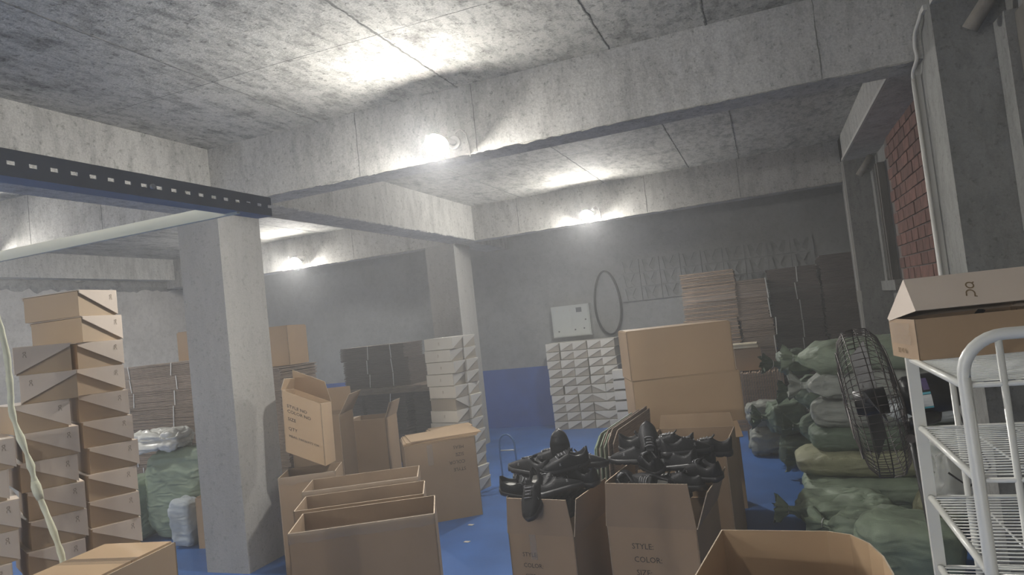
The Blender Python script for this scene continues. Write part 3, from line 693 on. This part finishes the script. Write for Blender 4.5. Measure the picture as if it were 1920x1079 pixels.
pile('in the pile left of the square column', -6.62, -5.52, 5.35, 5.95, [0.18, 0.2, 0.19, 0.2, 0.18, 0.25, 0.16, 0.15, 0.14], 'bundles left of the square column', straps=(0.12, 0.66))
pile('in the pile hidden behind the square column', -5.48, -4.62, 5.45, 6.0, [0.25, 0.25, 0.25, 0.25, 0.25, 0.24], 'bundles behind the square column')
pile('in the right low pile between the columns', -5.25, -4.62, 7.80, 8.3, [0.10, 0.16, 0.16, 0.16, 0.16, 0.17], 'bundles between the columns', straps=(0.62,), m='corrdark')
pile('in the left low pile between the columns', -5.92, -5.32, 7.85, 8.35, [0.2, 0.22, 0.25, 0.24], 'bundles between the columns', straps=(0.7,), m='corrdark')
bundle('dark upright bundle beside the back column', -4.56, -4.24, 7.9, 8.35, 0, 0.905, 'corrdark', straps=())
bundle('wide sheets laid over the low bundles between the columns', -5.9, -4.2, 7.74, 8.36, 0.915, 1.0, 'corr', straps=(), n=6)
pile('on the wide sheets between the columns', -5.55, -4.55, 7.80, 8.3, [0.18, 0.19, 0.19], 'bundles on the wide sheets', z=1.003, straps=(0.42, 0.8), m='corrdark')
# back right: light corrugated pile, dark strapped piles, sheets on edge
pile('in the pale corrugated pile at the back right', -1.08, -0.42, 8.95, 9.5, [0.22, 0.2, 0.22, 0.2, 0.2, 0.2, 0.2, 0.22, 0.2, 0.18], 'pale corrugated bundles at the back', straps=(), m='corr', m2='corrwarm', n=11)
pile('in the second corrugated pile at the back right', -0.41, -0.03, 8.97, 9.5, [0.24, 0.24, 0.22, 0.22, 0.24, 0.22, 0.24, 0.26], 'grey corrugated bundles at the back', straps=(1.0,), m='corr')
pile('in the dark strapped pile at the back right', -0.01, 0.58, 9.25, 9.8, [0.3, 0.28, 0.26, 0.24, 0.22, 0.26, 0.22, 0.2], 'dark strapped bundles at the back', straps=(0.55,), m='corrdark')
pile('in the dark strapped pile beside the far wall column', 0.6, 1.16, 9.2, 9.8, [0.3, 0.26, 0.28, 0.26, 0.28, 0.24, 0.24, 0.22], 'dark strapped bundles beside the far column', straps=(0.75,), m='corrdark')
t = thing('carton_bundle', 'brown carton sheets standing on edge before the pale pile', 'cardboard bundle', (-0.22, 8.55, 0))
bb = MB()
for i in range(34): bb.box((-0.23+i*0.0138, -0.2+random.uniform(-.008,.008), 0), (-0.23+i*0.0138+0.010, 0.2, 0.78+random.uniform(-.01,.01)), 'corrwarm' if i % 2 else 'corr')
stuff(bb.obj('sheets', t))
carton('dark closed carton under a pale board, by the sheets on edge', -0.36, 8.66, 0.795, 5, 0.30, 0.3, 0.258, 'closed')
bb = MB(); bb.box((-0.17,-0.16,0),(0.14,0.12,0.03),'paleboard'); bb.box((-0.15,-0.162,0.034),(0.13,0.10,0.05),'paleboard'); bb.box((-0.15,-0.10,0.028),(0.10,0.06,0.036),'paleboard')
tag(bb.obj('pale_board'), 'pale boards lying on the dark carton at the back right', 'board').location = (-0.36, 8.64, 1.064)
# sheets leaning beside the shoe cartons
t = thing('carton_bundle', 'greenish flattened cartons standing beside the stacked cartons', 'cardboard bundle', (-1.20, 4.52, 0), (0, 0, math.radians(-8)))
for i in range(9):
    bb = MB(); x = -0.10+i*0.021; ya = 0.025*math.sin(i*3.3)-0.012*i; top = 0.83+0.015*math.sin(i*2.1)+0.008*i; lean = 0.05
    bb.prism([(x, ya, 0), (x, 0.74, 0), (x+lean, 0.74, top+0.03), (x+lean, ya+0.10, top), (x+lean*0.95, ya, top-0.07)], (0.007, 0, 0), 'green' if i in (0, 1, 3, 5) else 'corr')
    bb.obj('sheet', t)

# ------------------------------------------------------------------ sacks
def sack(label, c, dims, deg, seed, m='green', necks=(), tilt=(0, 0), group=None, wr=1.0, sq=0.42, name='woven_sack', nu=72, nv=40, creases=1.0):
    """stuffed woven sack: rounded block with folds; necks = list of ends ('-x', '+x', '+z') tied off with a tuft"""
    lx, ly, lz = (dims[0]/2, dims[1]/2, dims[2]/2)
    t = thing(name, label, 'sack', c, (math.radians(tilt[0]), math.radians(tilt[1]), math.radians(deg)), group)
    sg = lambda v, e: math.copysign(abs(v)**e, v)
    vs = []; fs = []
    for j in range(nv+1):
        th = -PI/2+PI*j/nv
        for i in range(nu):
            ph = 2*PI*i/nu
            x = sg(math.cos(th), sq)*sg(math.cos(ph), sq); y = sg(math.cos(th), sq)*sg(math.sin(ph), sq); z = sg(math.sin(th), sq*1.25)
            p = Vector((x*lx, y*ly, z*lz))
            q = p*4.0+Vector((seed*3.7, seed*1.9, seed))
            d = 0.030*noise.noise(q*0.8) + 0.018*noise.noise(q*2.2) + 0.007*wr*noise.noise(q*5.5)
            # drawn folds running along x and slanting
            f = 1-abs(noise.noise(Vector((q.x*0.5, q.y*1.6+q.x*0.25, q.z*2.6))))*2
            f2 = 1-abs(noise.noise(Vector((q.x*1.9+7, q.y*1.1, q.z*1.7-q.x*0.9))))*2.2
            d += creases*wr*(-0.022*max(0, f)**5 - 0.016*max(0, f2)**6 + 0.012*noise.noise(Vector((q.x*1.3, q.y*4, q.z*7))))
            nrm = Vector((p.x/lx**2, p.y/ly**2, p.z/lz**2)).normalized()
            p += nrm*d*min(1.0, 6*lz)
            p.z = max(p.z, -lz) - (0.06*lz*(abs(p.x)/lx)**3 if p.z > 0 else 0)
            for nk in necks:     # pinch towards the tied end
                if nk in ('-x', '+x'):
                    u = (-p.x if nk == '-x' else p.x)/lx
                    if u > 0.72:
                        k = 1-0.55*((u-0.72)/0.3); p.y *= max(0.3, k); p.z = p.z*max(0.3, k)
                else:
                    u = p.z/lz
                    if u > 0.75: k = 1-0.5*((u-0.75)/0.3); p.x *= max(0.35, k); p.y *= max(0.35, k)
            vs.append((p.x, p.y, p.z+lz))
    for j in range(nv):
        for i in range(nu): fs.append((j*nu+i, j*nu+(i+1) % nu, (j+1)*nu+(i+1) % nu, (j+1)*nu+i))
    bb = MB(); bb.add(vs, fs, m); bb.obj('body', t, True)
    for nk in necks:
        if nk == '-x': base, ax = Vector((-lx*0.98, 0, lz)), Vector((-1, 0, 0.15))
        elif nk == '+x': base, ax = Vector((lx*0.98, 0, lz)), Vector((1, 0, 0.15))
        else: base, ax = Vector((0, 0, 2*lz*0.97)), Vector((0.15, 0, 1))
        ax.normalize(); s1 = ax.orthogonal().normalized(); s2 = ax.cross(s1)
        b2 = MB(); K = 26; vs = []; fs = []; L_ = min(0.16, 0.55*min(ly, lz)*2+0.03)
        for r in range(6):
            u = r/5; rad = [0.055, 0.028, 0.026, 0.05, 0.075, 0.085][r]*min(1, (ly+lz)*3)
            for k in range(K):
                a = 2*PI*k/K; rr = rad*(1+(0.10+0.35*u)*math.sin(k*PI*0.77*2+seed) + 0.3*u*noise.noise(Vector((k*1.3, seed, r*0.7))))
                vs.append(base + ax*(L_*u - 0.02 + 0.03*u*noise.noise(Vector((k*0.9, r, seed)))) + (s1*math.cos(a)+s2*math.sin(a))*rr)
        for r in range(5):
            for k in range(K): fs.append((r*K+k, r*K+(k+1) % K, (r+1)*K+(k+1) % K, (r+1)*K+k))
        b2.add(vs, fs, m); nko = b2.obj('neck', t, True)
        b3 = MB(); b3.tube([base+ax*(L_*0.32)+(s1*math.cos(2*PI*k/14)+s2*math.sin(2*PI*k/14))*0.031 for k in range(14)], 0.004, 'strap', 5, closed=True); b3.obj('tie', nko, True)
    return t
GB = 'green sacks piled at the right wall'
sack('long green sack on top of the right hand pile, its left end tied', (0.66, 5.98, 1.00), (1.04, 0.50, 0.26), 0, 1, 'green', ('-x',), group=GB, creases=0.7)
sack('crumpled grey green sack, second in the right hand pile', (0.66, 5.97, 0.785), (0.98, 0.50, 0.24), 1, 2, 'greysack', ('-x',), group=GB)
sack('wrinkled grey green sack, third from top in the right hand pile', (0.67, 5.95, 0.585), (0.98, 0.52, 0.23), -1, 3, 'greysack', (), group=GB)
sack('smooth dark green sack, fourth from top in the right hand pile', (0.65, 5.93, 0.415), (1.00, 0.52, 0.195), 1, 4, 'deepgreen', (), group=GB, creases=0.3)
sack('flat olive sack with stitched hem under the dark green one', (0.58, 5.87, 0.245), (1.12, 0.56, 0.19), 0, 5, 'olive', (), group=GB, creases=0.5)
sack('broad green sack at the bottom of the right hand pile', (0.60, 5.82, 0.0), (1.10, 0.66, 0.26), 1, 6, 'green', (), group=GB)
sack('crumpled half empty green sack on the floor before the pile', (0.28, 5.28, 0.0), (0.62, 0.42, 0.24), 4, 7, 'green', ('-x',), group=GB, wr=2.0)
sack('slack green sack with loose folds below the crumpled one', (0.46, 4.84, 0.0), (0.60, 0.36, 0.24), -20, 8, 'green', ('-x',), group=GB, wr=2.0)
sack('olive sack leaning behind the black fan post', (0.80, 5.16, 0.05), (0.26, 0.38, 0.50), -12, 9, 'olive', (), (0, 24), group=GB, creases=0.5)
sack('smooth green sack at lower right behind the fan post', (0.56, 4.44, 0.0), (0.56, 0.40, 0.32), -14, 10, 'green', (), group=GB, creases=0.4)
sack('green sack standing behind the white rack', (1.0, 5.34, 0.0), (0.32, 0.36, 0.70), 0, 21, 'deepgreen', (), group=GB)
sack('pale grey sack between fan cage and fan post', (0.92, 5.34, 0.705), (0.55, 0.4, 0.16), 4, 22, 'whitesack', (), group=GB)
sack('small dark green sack in the gap left of the right hand pile', (-0.02, 7.25, 0.28), (0.36, 0.40, 0.34), 12, 11, 'deepgreen', ('-x',), group=GB)
sack('shiny dark sack in the far low pile, upper', (-0.12, 7.72, 0.285), (0.58, 0.46, 0.27), -3, 12, 'greysack', ('+x',), group=GB, wr=1.6)
sack('shiny dark sack in the far low pile, lower', (-0.10, 7.70, 0.0), (0.62, 0.48, 0.29), 3, 13, 'greysack', ('+x',), group=GB, wr=1.6)
sack('green sack under the small dark one, beside the far low pile', (0.10, 7.20, 0.0), (0.44, 0.42, 0.28), 0, 14, 'deepgreen', (), group=GB)
sack('small dark sack tied off behind the top of the right hand pile', (0.10, 6.50, 0.93), (0.26, 0.3, 0.24), 20, 15, 'deepgreen', ('-x',), group=GB, wr=1.5)
for k_, (z_, h_) in enumerate(((0.0, 0.31), (0.30, 0.32), (0.61, 0.31))):
    sack('dark green sack in the row hidden behind the right hand pile, ' + ('lowest', 'middle', 'upper')[k_], (0.55, 6.62, z_), (0.95, 0.5, h_), 2, 16+k_*9, 'deepgreen', ('-x',), group=GB)
# stitched hem of the olive sack, loose film bag
GL = 'sacks beside the square column'
sack('big green sack standing left of the square column', (-5.42, 4.98, 0.0), (0.74, 0.42, 0.84), 8, 17, 'green', (), group=GL, creases=0.8, sq=0.36)
sack('slim green sack leaning at the left of the big one', (-5.93, 4.80, 0.0), (0.34, 0.4, 0.62), 0, 18, 'green', (), (0, 4), group=GL, creases=0.5)
sack('narrow white woven sack in front of the big green sack', (-5.14, 4.66, 0.0), (0.25, 0.24, 0.44), 6, 19, 'whitesack', (), group=GL, creases=0.4)
sack('crumpled white film bag on top of the big green sack', (-5.60, 4.86, 0.82), (0.58, 0.36, 0.22), 8, 20, 'filmwhite', (), group=GL, wr=3.2, name='film_bag', nu=128, nv=64)
sack('clear crumpled film bag behind the white rack', (0.94, 4.70, 0.28), (0.36, 0.30, 0.50), 0, 23, 'film', (), group=GB, wr=2.6, name='film_bag', nu=80)

# ------------------------------------------------------------------ fan
t = thing('pedestal_fan', 'dark wire cage pedestal fan seen edge on beside the rack', 'fan', (0.31, 2.93, 0), (0, 0, 0))
fc = Vector((0.0, 0.0, 1.235)); fx = Vector((-0.98, 0.03, -0.11)).normalized()
fu = Vector((0.0, 0.0, 1.0)); fu = (fu-fx*fu.dot(fx)).normalized(); fv = fx.cross(fu)
def cage(name, sgn):
    bb = MB(); R = 0.285
    for (r, dpt) in ((R, 0.0), (R*0.97, 0.045), (R*0.72, 0.082), (R*0.45, 0.092), (0.05, 0.095)):
        bb.tube([fc+fx*sgn*dpt+(fu*math.cos(2*PI*k/40)+fv*math.sin(2*PI*k/40))*r for k in range(40)], 0.0022, 'wire', 5, closed=True)
    for k in range(60):
        a = 2*PI*k/60; d = fu*math.cos(a)+fv*math.sin(a); d2 = fu*math.cos(a+0.12*sgn)+fv*math.sin(a+0.12*sgn)
        bb.tube([fc+d*R, fc+fx*sgn*0.04+d*R*0.985, fc+fx*sgn*0.07+d*R*0.85, fc+fx*sgn*0.09+d2*R*0.5, fc+fx*sgn*0.095+d2*0.05], 0.0013, 'wire', 4)
    return stuff(bb.obj(name, t, True))
cage('front_cage', 1); cage('rear_cage', -1)
bb = MB(); bb.disc(fc+fx*0.092, fx, 0.05, 0.006, 'blackmetal', 20); bb.obj('badge', t)
for k in range(3):
    bb = MB(); a = 2*PI*k/3+0.4; vs = []
    for i in range(8):
        u = i/7; r = 0.05+0.19*u
        for s in (-1, 1):
            aa = a+s*(0.28+0.12*math.sin(PI*u))+0.15*u; d = fu*math.cos(aa)+fv*math.sin(aa)
            vs.append(fc+d*r+fx*(s*0.028))
    bb.add(vs, [(2*i, 2*i+1, 2*i+3, 2*i+2) for i in range(7)], 'grime'); bb.obj('blade', t, True)
bb = MB(); bb.tube([fc-fx*0.05, fc+fx*0.06], 0.05, 'blackmetal', 20); bb.obj('hub', t, True)
bb = MB(); bb.tube([fc-fx*0.10, fc-fx*0.12, fc-fx*0.26, fc-fx*0.285], [0.06, 0.075, 0.075, 0.055], 'blackmetal', 24); mo = bb.obj('motor', t, True)
s0 = fc-fx*0.165 - fv*0.0; sd = (Vector((-0.31, -2.93, 0.45))).normalized(); sd = (sd-fx*sd.dot(fx)).normalized(); se = fx.cross(sd)
def sticker(nm, off, w, h, m, dx):
    b2 = MB(); vs = []
    for i in range(5):
        a = off+(i/4-0.5)*h/0.0765; d = sd*math.cos(a)+se*math.sin(a)
        for q in (-w/2, w/2): vs.append(fc-fx*dx+fx*q+d*0.0772)
    b2.add(vs, [(2*i, 2*i+1, 2*i+3, 2*i+2) for i in range(4)], m); return b2.obj(nm, mo)
sticker('sticker', -0.35, 0.030, 0.045, 'stickerwhite', 0.175); sticker('sticker', -0.70, 0.030, 0.008, 'sticker', 0.175); sticker('sticker', 0.02, 0.030, 0.008, 'sticker', 0.175); sticker('tag', 0.5, 0.02, 0.05, 'violet', 0.18)
bb = MB(); p0 = fc-fx*0.20; px = Vector((0.093, -0.185, 0)); bb.tube([p0-Vector((0,0,0.06)), p0-Vector((0,0,0.09)), Vector((px.x, px.y, 1.10))+Vector((0,0,0.08))], [0.03, 0.025, 0.02], 'blackmetal', 10); bb.obj('bracket', t, True)
bb = MB(); bb.tube([(px.x+0.09, px.y+0.07, 0.03), (px.x+0.045, px.y+0.04, 0.6), (px.x, px.y, 1.16)], 0.018, 'blackmetal', 14); bb.obj('post', t, True)
bb = MB(); bb.disc((px.x+0.09, px.y+0.07, 0.0), (0,0,1), 0.17, 0.03, 'blackmetal', 28); bb.obj('foot', t)
bb = MB(); bb.disc((px.x-0.012, px.y-0.03, 1.135), (0,-1,0), 0.016, 0.012, 'wire', 10); bb.obj('bolt', t)
bb = MB(); bb.tube([fc-fx*0.27-Vector((0,0,0.05)), fc-fx*0.30-Vector((0,0,0.16)), fc-fx*0.36-Vector((0,-0.02,0.30)), fc-fx*0.28-Vector((0,0,0.36)), fc-fx*0.22-Vector((0,0,0.30))], 0.004, 'cable', 6); bb.obj('power_cord', t, True)

# ------------------------------------------------------------------ white wire rack
t = thing('wire_rack', 'white enamelled wire rack with four shelves at the right edge', 'rack', (0.38, 1.79, 0))
D = 0.62; W = 0.80; SHZ = [1.44-0.212*i for i in range(6)]
bb = MB(); bb.box((-0.016, D-0.004, 0), (0.016, D+0.022, 1.452), 'whitemetal'); bb.obj('post', t)
bb = MB(); bb.box((W-0.016, D-0.004, 0), (W+0.016, D+0.022, 1.452), 'whitemetal'); bb.obj('post', t)
bb = MB(); bb.tube([(0,0,0),(0,0,1.46)]+arc((0.09,0,1.46),0.09,PI,PI/2,8,(1,0,0),(0,0,1))+arc((W-0.09,0,1.46),0.09,PI/2,0,8,(1,0,0),(0,0,1))+[(W,0,1.46),(W,0,0)], 0.0135, 'whitemetal', 14); bb.obj('end_frame', t, True)
for x in (0.075, W-0.075):
    bb = MB(); bb.tube([(x,0.0,0.05),(x,0.0,1.54)], 0.0075, 'whitemetal', 10); bb.obj('upright', t, True)
bb = MB(); bb.tube([(0.10,D,0.05),(0.10,D,1.44)], 0.009, 'whitemetal', 10); bb.obj('upright', t, True)
for i, z in enumerate(SHZ):
    bb = MB()
    bb.tube([(0.0,0,z),(0.0,D,z)],0.0095,'whitemetal',10); bb.tube([(W,0,z),(W,D,z)],0.0095,'whitemetal',10)
    bb.tube([(0,D,z),(W,D,z)],0.006,'whitemetal',8); bb.tube([(0,0.0,z),(W,0.0,z)],0.006,'whitemetal',8)
    sh = bb.obj('shelf', t, True)
    b2 = MB()
    for k in range(1, 24): y = D*k/24; b2.tube([(0.0,y,z+0.006),(W,y,z+0.006)],0.0019,'whitemetal',6)
    for k in range(1, 7): x = W*k/7; b2.tube([(x,0,z),(x,D,z)],0.0028,'whitemetal',6)
    stuff(b2.obj('wires', sh, True))
bb = MB()
for k in range(1, 12): bb.tube([(W-0.0, D*k/12, 0.1), (W-0.0, D*k/12, 1.44)], 0.002, 'whitemetal', 6)
for k in range(14): bb.tube([(W, 0, 0.1+k*0.1), (W, D, 0.1+k*0.1)], 0.002, 'whitemetal', 6)
stuff(bb.obj('side_grid', t, True))
# open shoe box on the rack
t = thing('shoe_box', 'open shoe box on the white rack, lid raised with large logo', 'shoe box', (0, 0, 0))
ang = math.radians(10); near = Vector((0.383, 2.30, 1.4475)); e1 = Vector((math.cos(ang), math.sin(ang), 0)); e2 = Vector((-math.sin(ang), math.cos(ang), 0))
l2, w2, h2 = 0.36, 0.215, 0.122
t.location = near+e1*l2/2+e2*w2/2; t.rotation_euler = (0, 0, ang)
bb = MB(); c = [(-l2/2,-w2/2),(l2/2,-w2/2),(l2/2,w2/2),(-l2/2,w2/2)]
for i in range(4): wall_panel(bb, c[i], c[(i+1) % 4], 0, h2, 0.003, 'kraft', 'kraftin')
bb.box((-l2/2+.002,-w2/2+.002,0.0005),(l2/2-.002,w2/2-.002,0.003),'kraftin'); bb.obj('body', t)
bb = MB(); tt = 0.003      # lid hinged at the back edge: origin on the hinge line
bb.box((-l2/2-tt,-w2,-tt),(l2/2+tt,0,0),'boxlid'); bb.box((-l2/2-tt,-w2-tt,-h2*0.93),(l2/2+tt,-w2,0),'boxlid')
for sx in (-1, 1):
    x = l2/2 if sx > 0 else -l2/2-tt
    bb.prism([(x,-w2,-h2*0.93),(x,-w2,-tt),(x,-0.004,-tt),(x,-0.004,-0.012)], (tt,0,0), 'boxlid')
lid = bb.obj('lid', t); lid.location = (0, w2/2, h2); lid.rotation_euler = (math.radians(-34), 0, 0)
link('printed_logo', LOGO_BIG, lid, (-0.02, -w2-tt-0.001, -h2*0.50), (0, 0, 0)).rotation_euler = (0, math.radians(14), 0)
bb = MB(); 
link('handwriting', text_mesh('B2 40 8o', 0.022, 'print'), t, (-l2/2-0.0012, 0.052, 0.016), (PI/2, 0, -PI/2))
bb = MB(); vs = []; fs = []
for i in range(9):
    for j in range(9):
        u, v = i/8, j/8; q = Vector((u*5, v*5, 2))
        vs.append((-l2/2-0.003-0.006*abs(noise.noise(q*1.3)), w2/2-0.02-0.16*u, 0.045+0.065*v))
for i in range(8):
    for j in range(8): fs.append((i*9+j, i*9+j+1, (i+1)*9+j+1, (i+1)*9+j))
bb.add(vs, fs, 'tape'); bb.obj('tape', t)
shoe(*(t.location+e1*0.0+Vector((0, 0, 0.006))), 100, 0, 0, 'black sneaker inside the open shoe box on the rack', None)

# ------------------------------------------------------------------ slotted angle rack overhead at left, hanging cloth
t = thing('slotted_angle_rack', 'grey slotted steel rack frame overhead at left with cream board', 'rack', (0, 0, 0))
bb = MB(); x = -1.27; z = 2.063; y = 0.15; n = 34; p = 0.0405
bb.box((x-0.002, y, z), (x, y+n*p, z+0.022), 'angle'); bb.box((x-0.002, y, z+0.030), (x, y+n*p, z+0.052), 'angle')
for i in range(n): bb.box((x-0.002, y+i*p, z+0.022), (x, y+i*p+0.026, z+0.030), 'angle')
bb.box((x-0.05, y, z), (x-0.002, y+n*p, z+0.002), 'angle'); bb.obj('side_rail', t)
bb = MB(); bb.box((-2.64, 1.400, 2.058), (-1.278, 1.412, 2.090), 'cream'); bb.obj('shelf_board', t)
bb = MB(); bb.box((-2.64, 1.412, 2.086), (-1.272, 1.46, 2.090), 'angle'); bb.obj('cross_rail', t)
for q in ((-1.30, 0.15), (-2.68, 0.15), (-2.68, 1.46)):
    bb = MB(); bb.box((q[0], q[1], 0), (q[0]+0.04, q[1]+0.003, 2.11), 'angle'); bb.box((q[0], q[1], 0), (q[0]+0.003, q[1]+0.04, 2.11), 'angle'); bb.obj('post', t)
bb = MB(); bb.box((-2.68, 0.15, z), (-2.64, 1.47, z+0.004), 'angle'); bb.box((-2.68, 0.15, z), (-2.676, 1.47, z+0.04), 'angle'); bb.obj('side_rail', t)
bb = MB(); bb.box((-2.68, 0.15, z), (-1.27, 0.154, z+0.04), 'angle'); bb.obj('cross_rail', t)
bb = MB(); bb.disc((x, 1.135, z+0.026), (1,0,0), 0.006, 0.006, 'strap', 10); bb.obj('bolt', t)
t = thing('cloth_strip', 'pale twisted cloth strip hanging at the left edge', 'cloth', (0, 0, 0))
pts = [(-2.66,1.49,2.062),(-2.655,1.62,1.99),(-2.66,1.67,1.82),(-2.655,1.675,1.66),(-2.66,1.68,1.55),(-2.62,1.70,1.38),(-2.60,1.71,1.26),(-2.55,1.73,1.08),(-2.535,1.74,0.95),(-2.54,1.74,0.6)]
def smooth(pts, k=6):
    P = [Vector(p) for p in pts]; out = []
    for i in range(len(P)-1):
        a, b_, c, d = P[max(0,i-1)], P[i], P[i+1], P[min(len(P)-1,i+2)]
        for j in range(k):
            u = j/k; out.append(0.5*((2*b_)+(c-a)*u+(2*a-5*b_+4*c-d)*u*u+(3*b_-a-3*c+d)*u**3))
    return out+[P[-1]]
sp = smooth(pts); rr = [0.0105+0.004*noise.noise(Vector((i*0.5, 2, 1)))+0.0012*math.sin(i*1.9) for i in range(len(sp))]
bb = MB(); bb.tube(sp, rr, 'cloth', 9); bb.obj('strip', t, True)
bb = MB(); k = int(len(sp)*0.62); bb.tube(sp[k:k+4], [0.012, 0.0165, 0.016, 0.012], 'cloth', 9); bb.obj('knot', t, True)

# ------------------------------------------------------------------ wall fittings
t = thing('meter_cabinet', 'pale grey electrical cabinet on the back wall', 'electrical cabinet', (-2.88, Y1, 1.35))
bb = MB(); bb.box((-0.30,-0.13,0),(0.30,0,0.475),'panel'); bb.obj('cabinet_body', t)
bb = MB(); bb.box((-0.285,-0.142,0.015),(0.285,-0.13,0.46),'panel'); dr = bb.obj('door', t)
bb = MB(); bb.box((0.10,-0.145,0.36),(0.185,-0.142,0.43),'paneldark'); bb.obj('window', dr)
for (px_, pz) in ((-0.20,0.09),(0.06,0.10),(0.20,0.11),(0.235,0.24)):
    bb = MB(); bb.disc((px_,-0.142,pz),(0,-1,0),0.012,0.008,'paneldark',12); bb.obj('lock', dr)
for px_ in (-0.20,-0.10,0.0):
    bb = MB(); bb.disc((px_,-0.142,0.40),(0,-1,0),0.014,0.003,'trunk',12); bb.obj('indicator', dr)
bb = MB(); lp = [(-2.31+0.195*math.cos(a)*(1-0.1*math.sin(a)), Y1-0.03, 1.80+0.48*math.sin(a)) for a in [2*PI*k/48 for k in range(48)]]
bb.tube(lp, 0.014, 'cable', 8, closed=True); bb.tube([(q[0]+0.015, q[1]-0.02, q[2]*0.99+0.02) for q in lp], 0.010, 'cable', 8, closed=True); tag(bb.obj('cable_coil', None, True), 'long loop of black cable hung beside the electrical cabinet', 'cable')
bb = MB(); bb.box((0.877, 3.9, 3.018), (0.895, 3.995, 3.045), 'trunk'); bb.box((0.877, A1, 3.018), (0.895, 8.14, 3.045), 'trunk'); tag(bb.obj('cable_trunking'), 'white cable trunking along the right edge beam', 'trunking')
bb = MB(); bb.box((0.872, 8.16, 1.0), (0.895, 8.19, 3.02), 'trunk'); bb.box((0.855, 8.14, 1.48), (0.9, 8.155, 1.60), 'trunk'); tag(bb.obj('cable_trunking'), 'white trunking with junction box down the far wall column', 'trunking')
t = thing('cable_trunking', 'white twin cable running down the near wall column', 'trunking', (0, 0, 0))
bb = MB(); bb.box((0.862, 4.22, 0.0), (0.8945, 4.30, 2.78), 'trunk'); bb.obj('backing_strip', t)
bb = MB(); bb.tube([(0.855, 4.20, 0.1), (0.855, 4.20, 2.78)], 0.011, 'trunk', 10); bb.obj('cable', t, True)
bb = MB(); bb.tube(smooth([(0.885,3.97,3.04),(0.868,4.0,2.99),(0.862,4.07,2.96),(0.858,4.09,2.90),(0.862,4.095,2.84),(0.85,4.16,2.79),(0.855,4.2,2.76)], 5), 0.0095, 'trunk', 10); bb.obj('loose_conduit', t, True)
for (y, lab) in ((8.10, 'timber stub wedged under the beam at the far wall column'), (3.78, 'timber stub wedged under the beam at the near wall column')):
    bb = MB(); bb.tube([(1.02, y-0.02, 2.83), (1.15, y-0.10, 3.01)], [0.035, 0.032], 'timber', 12); tag(bb.obj('timber_stub', None, True), lab, 'timber')
# small things
t = thing('hand_cart', 'blue tube handle of a small cart beside the large carton', 'cart', (-2.72, 6.55, 0))
bb = MB(); bb.tube(smooth([(-0.10,0,0.02),(-0.10,0,0.40),(-0.07,0,0.50),(0.0,0,0.52),(0.06,0,0.46),(0.07,0,0.36),(0.07,0,0.02)], 5), 0.010, 'bluemetal', 10); bb.obj('handle', t, True)
bb = MB(); bb.tube([(-0.10,0,0.36),(0.07,0,0.36)],0.007,'whitemetal',8); bb.obj('cross_bar', t, True)
bb = MB(); bb.box((-0.14,-0.02,0.01),(0.30,0.30,0.04),'bluemetal'); bb.obj('platform', t)
for (x, y, lab) in ((-2.615, 5.27, 'small paper scrap on the blue floor nearer the large carton'), (-2.46, 4.86, 'small paper scrap on the blue floor nearer the open cartons')):
    bb = MB(); bb.prism([(x-0.025,y-0.01,0.001),(x+0.02,y-0.016,0.001),(x+0.03,y+0.008,0.004),(x-0.02,y+0.016,0.002)], (0,0,0.002), 'scrap'); tag(bb.obj('paper_scrap'), lab, 'scrap')
